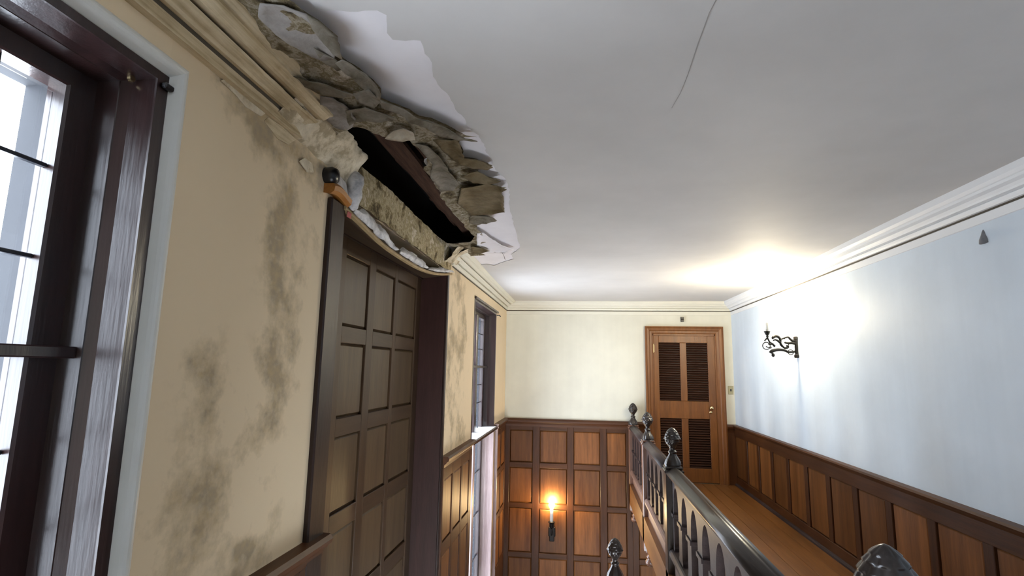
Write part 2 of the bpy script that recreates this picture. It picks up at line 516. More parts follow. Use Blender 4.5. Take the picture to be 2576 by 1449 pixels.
def ragged(pts, sub=3, amp=0.006, seed=1):
    """subdivide an outline and roughen it"""
    r = random.Random(seed); out = []
    for i in range(len(pts)):
        a, b = pts[i], pts[(i+1) % len(pts)]
        out.append(a)
        d = math.hypot(b[0]-a[0], b[1]-a[1]); k = min(sub, int(d/0.02))
        for j in range(1, k):
            t = j/k; am = min(amp, d*0.12)
            out.append((a[0]+(b[0]-a[0])*t+r.uniform(-am, am), a[1]+(b[1]-a[1])*t+r.uniform(-am, am)))
    return out

def solid(d, t):
    """give an open sheet thickness t downwards"""
    V, F = d; n = len(V)
    cnt = {}
    for f in F:
        for i in range(len(f)):
            a, b = f[i], f[(i+1) % len(f)]
            cnt[(a, b)] = 1
    V2 = list(V)+[(x, y, z-t) for x, y, z in V]
    F2 = list(F)+[tuple(i+n for i in reversed(f)) for f in F]
    for (a, b) in list(cnt):
        if (b, a) not in cnt: F2.append((b, a, a+n, b+n))
    return V2, F2

# ------------------------------------------------------------------ room measures (metres; gallery floor z = 0)
XL, XR, YB = -1.0315, 1.9746, 7.325
YF = -3.0                      # wall behind the camera
HC = 2.33                      # ceiling
ZLOW = -2.6                    # hall floor below
RAIL = 0.744                   # top of the wainscot
XB = 0.672                     # line of the balustrade

A_EDGE = [(-0.765,1.069),(-0.729,1.113),(-0.703,1.175),(-0.688,1.203),(-0.679,1.238),(-0.669,1.276),(-0.689,1.334),(-0.700,1.374),(-0.682,1.415),(-0.669,1.465),(-0.657,1.503),(-0.654,1.534),(-0.659,1.577),(-0.676,1.614),(-0.648,1.654),(-0.602,1.706),(-0.584,1.755),(-0.545,1.777),(-0.505,1.831),(-0.475,1.893),(-0.450,1.937),(-0.406,1.958),(-0.486,1.955),(-0.491,2.033),(-0.503,2.151),(-0.472,2.162),(-0.429,2.205),(-0.395,2.258),(-0.426,2.298),(-0.473,2.304),(-0.474,2.359),(-0.435,2.398),(-0.385,2.439),(-0.461,2.477),(-0.431,2.524),(-0.372,2.552),(-0.409,2.612),(-0.409,2.697),(-0.435,2.863),(-0.437,2.949),(-0.514,2.998),(-0.653,3.005),(-0.585,3.042),(-0.526,3.147),(-0.650,3.229),(-0.680,3.331),(-0.667,3.506),(-0.691,3.733),(-0.796,3.827),(-0.706,3.991),(-0.800,4.056),(-0.767,4.160)]
C_EDGE = [(-0.723,1.034),(-0.702,1.102),(-0.692,1.183),(-0.670,1.201),(-0.585,1.213),(-0.532,1.214),(-0.514,1.235),(-0.527,1.274),(-0.540,1.309),(-0.535,1.340),(-0.500,1.350),(-0.457,1.354),(-0.457,1.381),(-0.463,1.418),(-0.455,1.465),(-0.466,1.512),(-0.469,1.566),(-0.466,1.619),(-0.451,1.676),(-0.449,1.718),(-0.452,1.764),(-0.440,1.808),(-0.433,1.844),(-0.440,1.893),(-0.430,1.942),(-0.409,1.987),(-0.401,2.072),(-0.409,2.163),(-0.399,2.217),(-0.401,2.320),(-0.394,2.391),(-0.374,2.467),(-0.368,2.570),(-0.379,2.732),(-0.406,2.883),(-0.419,3.103),(-0.433,3.298),(-0.444,3.607),(-0.466,3.975),(-0.507,4.113),(-0.571,4.229),(-0.572,4.420),(-0.661,4.518),(-0.785,4.694),(-0.838,4.618)]
HOLE = [(-0.983,1.941),(-0.956,1.874),(-0.876,1.816),(-0.844,1.813),(-0.803,1.840),(-0.774,1.894),(-0.747,1.928),(-0.707,1.943),(-0.679,1.942),(-0.673,1.994),(-0.659,2.129),(-0.676,2.184),(-0.716,2.251),(-0.712,2.350),(-0.718,2.434),(-0.726,2.579),(-0.753,2.678),(-0.740,2.739),(-0.748,2.882),(-0.753,3.030),(-0.731,3.151),(-0.753,3.347),(-0.732,3.524),(-0.817,3.727),(-0.909,3.746),(-1.009,3.657),(-1.060,3.166),(-1.010,2.941),(-1.009,2.557),(-1.014,2.315),(-1.012,2.116)]
FLAKES = {
 'f1':[(-0.692,1.156),(-0.677,1.183),(-0.668,1.218),(-0.658,1.256),(-0.678,1.313),(-0.689,1.352),(-0.704,1.323),(-0.706,1.268),(-0.706,1.234),(-0.702,1.193)],
 'f2':[(-0.689,1.352),(-0.671,1.392),(-0.646,1.479),(-0.644,1.509),(-0.648,1.552),(-0.665,1.588),(-0.688,1.566),(-0.698,1.492),(-0.713,1.423),(-0.720,1.371)],
 'f3':[(-0.665,1.588),(-0.638,1.628),(-0.593,1.679),(-0.574,1.727),(-0.536,1.748),(-0.497,1.801),(-0.467,1.862),(-0.443,1.905),(-0.400,1.927),(-0.478,1.923),(-0.533,1.873),(-0.567,1.804),(-0.620,1.753),(-0.621,1.713),(-0.654,1.681),(-0.684,1.645)],
 'f4':[(-0.755,1.871),(-0.703,1.818),(-0.661,1.809),(-0.632,1.837),(-0.642,1.898),(-0.696,1.911),(-0.737,1.890)],
 'f5':[(-0.478,1.923),(-0.483,2.000),(-0.495,2.116),(-0.465,2.127),(-0.422,2.170),(-0.388,2.222),(-0.419,2.261),(-0.484,2.246),(-0.538,2.164),(-0.564,2.056),(-0.578,1.922)],
 'f6':[(-0.466,2.267),(-0.428,2.359),(-0.379,2.400),(-0.453,2.437),(-0.517,2.410),(-0.557,2.329)],
 'f7':[(-0.453,2.437),(-0.366,2.511),(-0.402,2.567),(-0.402,2.653),(-0.429,2.820),(-0.431,2.901),(-0.506,2.950),(-0.642,2.956),(-0.671,2.733),(-0.593,2.488)],
 'f8':[(-0.642,2.956),(-0.517,3.005),(-0.504,3.072),(-0.518,3.096),(-0.639,3.177),(-0.686,3.120)],
 'f9':[(-0.802,3.740),(-0.727,3.819),(-0.694,3.926),(-0.787,3.991),(-0.850,3.974)],
 'f10':[(-0.702,3.458),(-0.656,3.450),(-0.620,3.629),(-0.579,3.776),(-0.509,3.949),(-0.593,4.042),(-0.740,4.064),(-0.770,3.804)],
 'f11':[(-0.821,1.660),(-0.740,1.640),(-0.697,1.678),(-0.658,1.734),(-0.727,1.758),(-0.780,1.738),(-0.859,1.778)],
 'f12':[(-0.675,1.518),(-0.669,1.606),(-0.717,1.656),(-0.749,1.612),(-0.742,1.548)],
 'f13':[(-0.662,1.962),(-0.619,1.981),(-0.600,2.061),(-0.596,2.182),(-0.595,2.326),(-0.591,2.432),(-0.647,2.542),(-0.715,2.537),(-0.706,2.395),(-0.701,2.312),(-0.649,2.177)],
 'f14':[(-0.761,1.318),(-0.720,1.371),(-0.713,1.423),(-0.743,1.431),(-0.767,1.376)],
 'f15':[(-0.909,1.448),(-0.858,1.476),(-0.782,1.544),(-0.740,1.573),(-0.801,1.586),(-0.870,1.553),(-0.902,1.508)],
}
CRACK = [(0.341,1.268),(0.335,1.321),(0.335,1.378),(0.334,1.450),(0.335,1.519),(0.337,1.618),(0.334,1.728),(0.322,1.830)]
STAIN = [(1.386,2.207),(1.471,2.172),(1.567,2.120),(1.652,2.069),(1.670,2.003),(1.690,1.922),(1.657,1.842),(1.687,1.779),(1.684,1.666),(1.754,1.620),(1.780,1.537),(1.806,1.454),(1.693,1.449),(1.677,1.396),(1.810,1.341),(1.745,1.261),(1.622,1.182),(1.478,1.120),(1.438,1.051),(1.359,0.968),(1.301,0.899)]
S2 = [(1.667,1.774),(1.778,1.725),(1.866,1.710)]
S3 = [(1.595,0.834),(1.644,0.830),(1.604,0.774)]
S4 = [(1.373,1.371),(1.403,1.283),(1.400,1.197),(1.338,1.102),(1.296,1.014)]
S5 = [(4.300,2.145),(4.555,1.975),(4.683,1.668),(4.548,1.488),(4.162,1.669),(4.084,1.324),(4.329,1.002),(4.731,0.797)]

# ================================================================== SETTING
# ---- floors
mesh_obj('floor', box(XB-0.06, XR, 1.25, YB, -0.26, -0.018), 'floor', kind='structure')
floor_o = bpy.data.objects['floor']
for k in range(9):
    w = (XR-0.02-XB)/9
    mesh_obj('floorboard', box(XB+w*k+0.0012, XB+w*(k+1)-0.0012, 1.25, YB-0.001, -0.018, 0.0, 0.0015), 'floor', floor_o)
mesh_obj('floor', box(XL, XR, YF, 1.25, -0.26, 0.0), 'landing', kind='structure')
mesh_obj('floor', box(XL, XB-0.13, 3.75, 4.95, -1.25, -1.1), 'lower_floor', kind='structure')
mesh_obj('floor', box(XL-0.3, XR+0.2, 1.0, YB+0.2, ZLOW-0.15, ZLOW), 'lower_floor', kind='structure')

# ---- walls
wall_right = mesh_obj('wall_right', box(XR, XR+0.2, YF, YB+0.2, ZLOW, 2.79), 'paint_right', kind='structure')
DX0, DX1, DZ = 0.945, 1.765, 1.885      # louvred door opening
wall_back = mesh_obj('wall_back', join(
    box(XL-0.24, DX0, YB, YB+0.2, ZLOW, 2.79), box(DX1, XR, YB, YB+0.2, ZLOW, 2.79),
    box(DX0, DX1, YB, YB+0.2, DZ, 2.79), box(DX0, DX1, YB, YB+0.2, ZLOW, 0.0),
    box(DX0, DX1, YB+0.12, YB+0.2, 0, DZ)), 'paint_back', kind='structure')
# wall behind the camera
mesh_obj('wall_front', box(XL-0.24, XR+0.2, YF-0.2, YF, ZLOW, 2.79), 'paint_back', kind='structure')
WT = XL-0.24                    # outer face of the left wall
W1A, W1B, W2A, W2B = -0.25, 1.12, 5.06, 6.42
WZ = 2.11
DY0, DY1, DH = 2.03, 3.967, 2.145
wall_left = mesh_obj('wall_left', join(
    box(WT, XL, YF, -2.7, ZLOW, 2.36), box(WT, XL, -2.7, -1.9, ZLOW, 0.2), box(WT, XL, -2.7, -1.9, 2.1, 2.36), box(WT, XL, -1.9, W1A, ZLOW, 2.36), box(WT, XL-0.004, W1B, DY0, ZLOW, 2.36),
    box(WT, XL-0.004, DY1, W2A, ZLOW, 2.36), box(WT, XL, W2B, YB+0.2, ZLOW, 2.36),
    box(WT, XL, W1A, W1B, ZLOW, 0.70), box(WT, XL, W1A, W1B, WZ, 2.36),
    box(WT, XL, W2A, W2B, ZLOW, -1.6), box(WT, XL, W2A, W2B, WZ, 2.36),
    box(WT, XL-0.012, DY0, DY1, DH, 2.335), box(WT-0.06, XL-0.25, DY0, DY1, ZLOW, DH),
    box(WT, XL, DY0, DY1, ZLOW, -2.2), box(WT, WT+0.03, YF, YB+0.2, 2.335, 2.79)), 'paint_left', kind='structure')

# stained plaster skins of the left wall: the stain is a per-vertex amount that follows the water marks
def stain_at(y, z):
    s = 0.0
    for pts, w, r in ((STAIN, 0.72, 0.095), (S2, 0.6, 0.05), (S3, 1.3, 0.04), (S4, 0.50, 0.11), (S5, 0.75, 0.14)):
        d = line_d((y, z), pts)
        s = max(s, w*math.exp(-(d/r)**2))
    # damp spreading below the cornice towards the hole, and low down above the chair rail
    if y < 2.1:
        e = 2.215 - z - max(0, (y-1.45))*0.30
        s = max(s, 0.75*math.exp(-max(0, e)/0.05)) if y > 1.25 else s
        k = max(0, min(1, (y-1.55)/0.35))*max(0, min(1, (z-1.1)/0.9))
        s = max(s, 0.33*k)
        k = max(0, min(1, (1.25-z)/0.5))*max(0, min(1, (y-1.22)/0.12))*max(0, min(1, (1.95-y)/0.25))
        s = max(s, 0.50*k)
    else:
        s = max(s, 0.35*max(0, min(1, (4.95-y)/0.5)))
    return min(1.0, s)

def skin(y0, y1, z0, z1, step=0.014):
    ny, nz = int((y1-y0)/step), int((z1-z0)/step)
    V = [(XL, y0+(y1-y0)*i/ny, z0+(z1-z0)*j/nz) for i in range(ny+1) for j in range(nz+1)]
    F = [(i*(nz+1)+j, (i+1)*(nz+1)+j, (i+1)*(nz+1)+j+1, i*(nz+1)+j+1) for i in range(ny) for j in range(nz)]
    o = mesh_obj('stained_plaster', (V, F), 'stain_left', wall_left, label='beige plaster with brown water stains')
    at = o.data.attributes.new('stain', 'FLOAT', 'POINT')
    at.data.foreach_set('value', [stain_at(v[1], v[2]) for v in V])
    return o
skin(W1B, 2.03, RAIL-0.03, 2.30)
skin(DY1, W2A, RAIL-0.03, 2.30, 0.02)

# bare rough plaster over the sagging doorway
def rough_wall(y0, y1, z0, z1, step=0.02):
    ny, nz = int((y1-y0)/step), int((z1-z0)/step)
    V = []
    for i in range(ny+1):
        for j in range(nz+1):
            y, z = y0+(y1-y0)*i/ny, z0+(z1-z0)*j/nz
            b = fbm(y, z, 3, 7, 5)*0.014
            zz = z + (0.012*fbm(y, 1, 5, 9, 3) if j == 0 else 0)
            V.append((XL+0.004+b, y, zz))
    F = [(i*(nz+1)+j, (i+1)*(nz+1)+j, (i+1)*(nz+1)+j+1, i*(nz+1)+j+1) for i in range(ny) for j in range(nz)]
    return V, F
mesh_obj('bare_plaster', rough_wall(1.98, 4.06, 2.145, 2.345), 'bare_plaster', wall_left, True, label='bare mouldy plaster over the doorway')

# ---- ceiling
def sag(x, y):
    return HC + 0.006*math.sin(x*2.1+0.6)*math.sin(y*1.3+0.4)
c_line = ragged(C_EDGE, 4, 0.005, 5)[:-3]
ceil_poly = [(XL, YF), (XL, 0.93), (-0.76, 0.93)] + c_line + [(XL, 4.72), (XL, YB), (XR, YB), (XR, YF)]
ceiling = mesh_obj('ceiling', sheet(ceil_poly, 0.16, sag), 'ceiling', None, True, kind='structure')
hole_r = ragged(HOLE[:HOLE.index((-0.909,3.746))+1], 3, 0.008, 9)[:-2]
notch = hole_r[::-1]
und = [(XL, 0.9), (-0.68, 0.9), (-0.30, 1.15), (-0.30, 4.3), (-0.6, 4.8), (XL, 4.8), (XL, 3.90)]
mesh_obj('skim_plaster', sheet(und+[(x, y+0.08*max(0, min(1, (y-3.3)/0.3))) for x, y in notch]+[(XL, 1.97)], 0.07, lambda x, y: sag(x, y)+0.005), 'undercoat', ceiling, True, label='pale plaster where the paint has flaked off')

a_line = ragged(A_EDGE, 4, 0.004, 11)[:-3]
def brown_z(x, y):
    e = line_d((x, y), A_EDGE)
    h = line_d((x, y), HOLE)
    lump = fbm(x, y, 0, 6, 5)*0.016 + fbm(x, y, 7, 15, 4)*0.006
    k = min(1, e/0.06)
    z = sag(x, y) - 0.010 - 0.012*(1-k) + lump*k
    z -= 0.02*math.exp(-(h/0.05)**2)
    return min(z, sag(x, y)+0.002)
brown_poly = [(XL+0.10, 1.02)] + a_line + [(XL+0.10, 4.25), (XL+0.012, 3.80)] + notch + [(XL+0.012, 1.97), (XL+0.012, 1.75), (XL+0.10, 1.70)]
mesh_obj('brown_plaster', sheet(brown_poly, 0.024, brown_z), 'brown_plaster', ceiling, True, label='browned plaster sagging round the hole')

# peeling flakes hanging from the ragged edges
FLAKES['f16'] = [(-0.800,1.118),(-0.742,1.130),(-0.700,1.165),(-0.702,1.240),(-0.704,1.330),(-0.726,1.372),(-0.765,1.372),(-0.800,1.325),(-0.830,1.240),(-0.835,1.165)]
FLAKES['f17'] = [(-0.872,1.575),(-0.835,1.590),(-0.812,1.655),(-0.815,1.735),(-0.850,1.790),(-0.895,1.835),(-0.928,1.80),(-0.930,1.690)]
FMAT = dict(f16='flake_slate', f17='flake_slate', f1='flake_grey', f2='flake_grey', f3='flake_grey', f4='flake_pale', f5='flake_brown', f6='flake_brown',
            f7='flake_brown', f8='flake_grey', f9='flake_brown', f10='undercoat', f11='flake_grey', f12='flake_grey', f13='flake_grey',
            f14='flake_grey', f15='flake_grey')
FDROP = dict(f16=0.02, f17=0.02, f1=0.034, f2=0.034, f3=0.036, f4=0.036, f5=0.03, f6=0.03, f7=0.03, f8=0.03, f9=0.03, f10=0.012, f11=0.03, f12=0.03, f13=0.028, f14=0.02, f15=0.02)
for k, poly in FLAKES.items():
    p2 = ragged(poly, 4, 0.004, int(k[1:]))
    cx = sum(p[0] for p in poly)/len(poly); cy = sum(p[1] for p in poly)/len(poly)
    dr = FDROP[k]
    def fz(x, y, cx=cx, cy=cy, dr=dr, poly=poly):
        e = line_d((x, y), poly+[poly[0]])
        w = 0.008*fbm(x, y, cx*9, 10, 3)
        return HC - 0.012 - dr*0.45 - dr*0.55*math.exp(-(e/0.02)**2) + w + 0.015*(cx-x)
    mesh_obj('paint_flake', solid(sheet(p2, 0.018, fz), 0.003), FMAT[k], ceiling, True)
# a curl of paint dangling at the far end
mesh_obj('paint_flake', solid(extrude_y([(-0.62, 2.325), (-0.612, 2.30), (-0.598, 2.275), (-0.590, 2.25)], 4.02, 4.06, False), 0.003), 'flake_brown', ceiling, True)

mesh_obj('sky_block', box(WT, XR+0.2, YF-0.2, YB+0.2, 2.78, 2.86), 'cavity', ceiling, label='unseen slab added over the hall to keep sky light out')  # slab added above to stop sky light leaking in round the hole
# void above the hole with rotten laths running along the hall
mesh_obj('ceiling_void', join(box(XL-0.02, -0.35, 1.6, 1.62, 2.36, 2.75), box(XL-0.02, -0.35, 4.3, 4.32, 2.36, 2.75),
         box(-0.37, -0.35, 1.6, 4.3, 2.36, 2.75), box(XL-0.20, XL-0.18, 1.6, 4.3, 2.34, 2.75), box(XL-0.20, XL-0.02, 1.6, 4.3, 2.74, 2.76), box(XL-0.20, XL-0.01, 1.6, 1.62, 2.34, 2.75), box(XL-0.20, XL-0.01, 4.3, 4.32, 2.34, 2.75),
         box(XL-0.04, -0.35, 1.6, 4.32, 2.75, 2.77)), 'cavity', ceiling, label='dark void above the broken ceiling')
def plank(x0, x1, y0, y1, z0, z1, seed, tilt=0.0):
    n = 14; V, F = [], []
    for i in range(n+1):
        y = y0+(y1-y0)*i/n; d = 0.008*fbm(y, seed, 0, 4, 3); t = tilt*(i/n)
        for x, z in ((x0, z0), (x1, z0), (x1, z1), (x0, z1)):
            V.append((x+d+0.006*fbm(y, x*9, seed, 9, 2), y, z+d*0.5+t+0.004*fbm(y, z, x, 11, 2)))
    for i in range(n):
        for j in range(4):
            a, b = i*4+j, i*4+(j+1) % 4; F.append((a, a+4, b+4, b))
    F += [(0, 1, 2, 3), (n*4+3, n*4+2, n*4+1, n*4)]
    return V, F
for i, (x0, x1, y0, y1, z0, tl) in enumerate(((-0.985, -0.915, 1.72, 3.95, 2.500, 0), (-0.895, -0.825, 1.72, 3.95, 2.440, -0.02), (-0.805, -0.735, 1.70, 3.9, 2.475, -0.01),
        (-0.715, -0.650, 1.75, 3.8, 2.415, 0.02), (-0.628, -0.592, 1.75, 3.9, 2.45, 0), (-0.745, -0.712, 1.90, 2.32, 2.375, 0.02), (-0.585, -0.50, 1.7, 4.1, 2.44, 0))):
    mesh_obj('lath', plank(x0, x1, y0, y1, z0, z0+0.022, i+2, tl), 'lath', ceiling)
for y in (2.05, 2.75, 3.45):
    mesh_obj('joist', box(XL-0.015, -0.372, y, y+0.05, 2.56, 2.70), 'lath', ceiling)

# hairline crack
cr = [(p[0], p[1]) for p in CRACK]
mesh_obj('crack', ([(x+s*0.0011, y, sag(x, y)-0.0012) for x, y in cr for s in (-1, 1)], [(2*i, 2*i+1, 2*i+3, 2*i+2) for i in range(len(cr)-1)]), 'crack', ceiling)

# ---- cornices
PL = [(0, 2.215), (.022, 2.215), (.024, 2.250), (.010, 2.262), (.045, 2.256), (.052, 2.262), (.075, 2.272), (.080, 2.280), (.042, 2.300),
      (.100, 2.284), (.112, 2.286), (.125, 2.295), (.135, 2.298), (.137, 2.307), (.147, 2.310), (.165, 2.320), (.170, 2.335), (0, 2.335)]
PR = [(0, 2.155), (.007, 2.157), (.008, 2.200), (.001, 2.207), (.001, 2.212), (.020, 2.214), (.026, 2.224), (.030, 2.236), (.024, 2.241), (.050, 2.243),
      (.054, 2.252), (.064, 2.264), (.085, 2.272), (.088, 2.284), (.094, 2.288), (.105, 2.302), (.110, 2.342), (0, 2.342)]
def nibble(x, y, z):
    """broken, flaking mouldings near the collapse"""
    w = math.exp(-((y-1.75)/0.30)**2)
    d = max(0, fbm(y, z*3, x*3, 11, 4))*0.020*w
    return (x-d if x > XL+0.03 else x, y, z+d*0.3)
mesh_obj('trim_1', extrude_y([(XL+c, z) for c, z in PL], YF, 1.72, True, True, nibble, 220), 'cornice_beige', kind='structure')
mesh_obj('trim_2', extrude_y([(XL+c*0.80, z) for c, z in PL], 4.08, YB, True, True, lambda x, y, z: (x-max(0, fbm(y, z*4, x, 13, 3))*0.03*math.exp(-(y-4.08)/0.12) if x > XL+0.02 else x, y, z), 60), 'cornice_cream', kind='structure')
mesh_obj('trim_3', extrude_y([(XR-c, z) for c, z in reversed(PR)], YF, YB), 'cornice_white', kind='structure')
mesh_obj('trim_4', extrude_x([(YB-c, z) for c, z in PR], XL, XR), 'cornice_cream', kind='structure')

mesh_obj('groove_shade', box(XR-0.0065, XR-0.0005, YF, YB, 2.2025, 2.2125), 'shade_paint', bpy.data.objects['trim_3'])
mesh_obj('groove_shade', box(XL, XR, YB-0.0065, YB-0.0005, 2.2025, 2.2125), 'shade_paint', bpy.data.objects['trim_4'])
mesh_obj('groove_shade', box(XL-0.001, XL+0.006, 4.12, YB, 2.206, 2.2155), 'shade_paint', bpy.data.objects['trim_2'])
mesh_obj('groove_shade', box(XL+0.026, XL+0.052, 4.2, YB, 2.2690, 2.2780), 'shade_paint', bpy.data.objects['trim_2'])
mesh_obj('groove_shade', extrude_y([(XL+.079, 2.2800), (XL+.060, 2.2885), (XL+.0455, 2.2985), (XL+.0445, 2.3020), (XL+.060, 2.3000)], YF, 1.66), 'shade_paint', bpy.data.objects['trim_1'])
mesh_obj('groove_shade', extrude_y([(XL+.0235, 2.2500), (XL+.0100, 2.2618), (XL+.0120, 2.2640), (XL+.030, 2.2590)], YF, 1.66), 'shade_paint', bpy.data.objects['trim_1'])
# crumbled plaster core left where the moulding broke away
def core(y0, y1, seed, ztop0, ztop1, zb0, zb1, xw):
    n, m = 46, 12; V, F = [], []
    for i in range(n+1):
        t = i/n; y = y0+(y1-y0)*t
        zt, zb = ztop0+(ztop1-ztop0)*t, zb0+(zb1-zb0)*t
        zb += 0.016*fbm(y, seed, 1, 9, 4); zt += 0.008*fbm(y, seed, 5, 9, 3)
        for j in range(m+1):
            s = j/m; z = zb+(zt-zb)*s
            prof = xw*(0.12+0.88*s**1.1)*(1-0.35*t)
            if j == 0: prof = 0.0
            d = 0.013*fbm(y, z*2.2, seed, 10, 5)+0.006*fbm(y, z*2, seed+3, 30, 3)
            V.append((XL+prof+(d if 0 < j else 0), y, z))
    for i in range(n):
        for j in range(m):
            a = i*(m+1)+j; F.append((a, a+m+1, a+m+2, a+1))
    return V, F
mesh_obj('plaster_core', core(1.56, 2.16, 2, 2.33, 2.335, 2.235, 2.185, 0.13), 'core', wall_left, True, label='crumbling cream core of the broken cornice')
mesh_obj('plaster_core', core(3.86, 4.25, 8, 2.335, 2.335, 2.20, 2.235, 0.13), 'core', wall_left, True, label='crumbling cream core of the broken cornice')
mesh_obj('plaster_core', core(3.98, 4.52, 14, 2.336, 2.334, 2.250, 2.285, 0.175), 'core', wall_left, True, label='crumbling cream core of the broken cornice')
# thin loosened paint layers on the wall just under the cornice
def wall_flake(pts, mat, off):
    V = [(XL+off+0.008*math.sin(9*z+7*y), y, z) for y, z in pts]; n = len(V)
    V += [(x-0.003, y, z) for x, y, z in V]
    F = [tuple(range(n)), tuple(range(2*n-1, n-1, -1))]+[(i, i+n, (i+1) % n+n, (i+1) % n) for i in range(n)]
    mesh_obj('paint_flake', (V, F), mat, wall_left)
wall_flake([(1.30, 2.205), (1.37, 2.200), (1.42, 2.188), (1.50, 2.196), (1.52, 2.216), (1.40, 2.216), (1.31, 2.215)], 'core', 0.010)
wall_flake([(1.52, 2.19), (1.60, 2.165), (1.66, 2.170), (1.70, 2.205), (1.62, 2.215), (1.54, 2.212)], 'cornice_beige', 0.008)
wall_flake([(1.74, 2.14), (1.80, 2.12), (1.84, 2.135), (1.82, 2.165), (1.77, 2.165)], 'core', 0.006)

# ---- plaster bead round window 1, windows
HSC = 0.66
def frame_strip(prof, y0, y1, zb, zt, zb2=None):
    """prof: (x, s) with s the inset from the outer edge; sweeps near jamb, head and far jamb"""
    V, F = [], []
    for x, s in prof:
        V += [(x, y0+s, zb), (x, y0+s, zt-HSC*s), (x, y1-s, zt-HSC*s), (x, y1-s, zb)]
    for i in range(len(prof)-1):
        for j in range(3):
            a = i*4+j; F.append((a, a+1, a+5, a+4))
    return V, F
CAS = [(XL-0.02, -0.002), (XL+0.004, 0.0), (XL+0.004, 0.034), (XL-0.001, 0.0345), (-1.082, 0.0465), (-1.104, 0.0575), (-1.105, 0.0600), (-1.1525, 0.0715)]
SASH = [(-1.152, 0.0710), (-1.152, 0.133), (-1.157, 0.139), (-1.205, 0.139), (-1.205, 0.08)]

def make_window(name, y0, y1, zb, zt, lights, rows_top, rows_low, ztr, low_only=False):
    cm = 'win_lit' if low_only else 'win_wood'
    w = empty(name, (XL, (y0+y1)/2, zb), None, None, kind='structure')
    hd = zt if not low_only else zt
    if low_only:
        def strip(prof, y0, y1, zb, zt):
            V, F = [], []
            for x, s in prof: V += [(x, y0+s, zb), (x, y0+s, zt), (x, y1-s, zt), (x, y1-s, zb)]
            for i in range(len(prof)-1):
                for j in (0, 2): a = i*4+j; F.append((a, a+1, a+5, a+4))
            return V, F
    else: strip = frame_strip
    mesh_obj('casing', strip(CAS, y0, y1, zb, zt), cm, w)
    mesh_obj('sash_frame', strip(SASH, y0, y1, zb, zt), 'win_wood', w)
    ia, ib = y0+0.139, y1-0.139
    ztop = zt-HSC*0.139 if not low_only else zt
    ym = (y0+y1)/2
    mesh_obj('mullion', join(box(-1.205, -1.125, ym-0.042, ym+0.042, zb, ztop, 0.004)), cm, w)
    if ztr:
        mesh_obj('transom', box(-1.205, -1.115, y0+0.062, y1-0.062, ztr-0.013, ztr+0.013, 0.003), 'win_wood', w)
    zs = sorted(rows_low+rows_top)
    for (a, b) in ((ia, ym-0.042), (ym+0.042, ib)):
        n = 4; pw = (b-a)/n
        for i in range(1, n):
            piece('muntin', ('mv', round(ztop-zb, 3)), lambda: cbox(0.014, 0.007, ztop-zb), 'muntin', (-1.182, b-pw*i, (ztop+zb)/2), w)
        for z in zs[1:-1]:
            if ztr and abs(z-ztr) < 0.03: continue
            piece('muntin', ('mh', round(b-a, 3)), lambda: cbox(0.016, b-a, 0.009, 0.002), 'muntin', (-1.180, (a+b)/2, z), w)
        for i in range(n):
            for z0, z1 in zip(zs[:-1], zs[1:]):
                h = z1-z0
                piece('pane', ('pane', round(h, 3), round(pw, 4)), lambda: cbox(0.003, pw, h), 'glass', (-1.190, a+pw*(i+0.5), (z0+z1)/2), w)
    # stone reveal outside the glass
    for (a, b) in ((y0, y0+0.125), (y1-0.125, y1)):
        mesh_obj('stone_jamb', box(WT-0.01, -1.2055, a, b, zb, zt), 'stone', w)
    if not low_only:
        mesh_obj('stone_head', box(WT-0.01, -1.2055, y0+0.125, y1-0.125, zt-0.08, zt), 'stone', w)
    return w
r_top = [1.622, 1.827, 2.003]
w1 = make_window('window_1', W1A, W1B, 0.724, WZ, 2, [1.418]+r_top, [0.724, 1.01, 1.212], 1.418)
w2 = make_window('window_2', W2A, W2B, 0.724, 2.075, 2, [1.418, 1.622, 1.80, 1.968], [0.724, 1.01, 1.212], 1.418)
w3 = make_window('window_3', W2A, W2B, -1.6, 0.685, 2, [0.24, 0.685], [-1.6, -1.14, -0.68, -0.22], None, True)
# deep ledge carrying the line of the chair rail across window 2
mesh_obj('ledge', box(-1.205, XL+0.045, W2A-0.02, W2B+0.03, 0.688, 0.720, 0.004), 'win_wood', w2)
mesh_obj('ledge', box(-1.205, XL+0.045, W1A-0.02, W1B+0.03, 0.688, 0.720, 0.004), 'win_wood', w1)
mesh_obj('ledge_top', box(-1.205, XL+0.030, W2A+0.02, W2B-0.02, 0.7195, 0.7235), 'sill_bounce', w2, label='sill top coloured white for its skylit look and bounce')
mesh_obj('ledge_top', box(-1.205, XL+0.030, W1A+0.02, W1B-0.02, 0.7195, 0.7235), 'sill_bounce', w1, label='sill top coloured white for its skylit look and bounce')
# rounded plaster bead round window 1
bp = [(XL+0.002+0.026*math.sin(PI*i/10), 0.0, 0.056*i/10) for i in range(11)]
def bead_strip():
    V, F = [], []
    ya, yb, zt = W1A-0.055, W1B+0.056, 2.162
    for x, _, s in bp:
        V += [(x, ya+s, 0.72), (x, ya+s, zt-0.9*s), (x, yb-s, zt-0.9*s), (x, yb-s, 0.72)]
    for i in range(len(bp)-1):
        for j in range(3): a = i*4+j; F.append((a, a+1, a+5, a+4))
    return V, F
mesh_obj('plaster_bead', bead_strip(), 'bead', w1, False, label='rounded grey-white plaster bead')
mesh_obj('screw_head', tube([(-1.079, 1.060, 2.075), (-1.070, 1.060, 2.075)], 0.008, 10), 'brass', w1)
mesh_obj('corner_block', box(XL+0.004, XL+0.02, 1.095, 1.125, 2.070, 2.085, 0.004), 'black', w1)
mesh_obj('hook', tube([(XL+0.005, 6.43, 2.05), (XL+0.035, 6.43, 2.05), (XL+0.05, 6.44, 2.035)], 0.007, 6), 'black', w2)
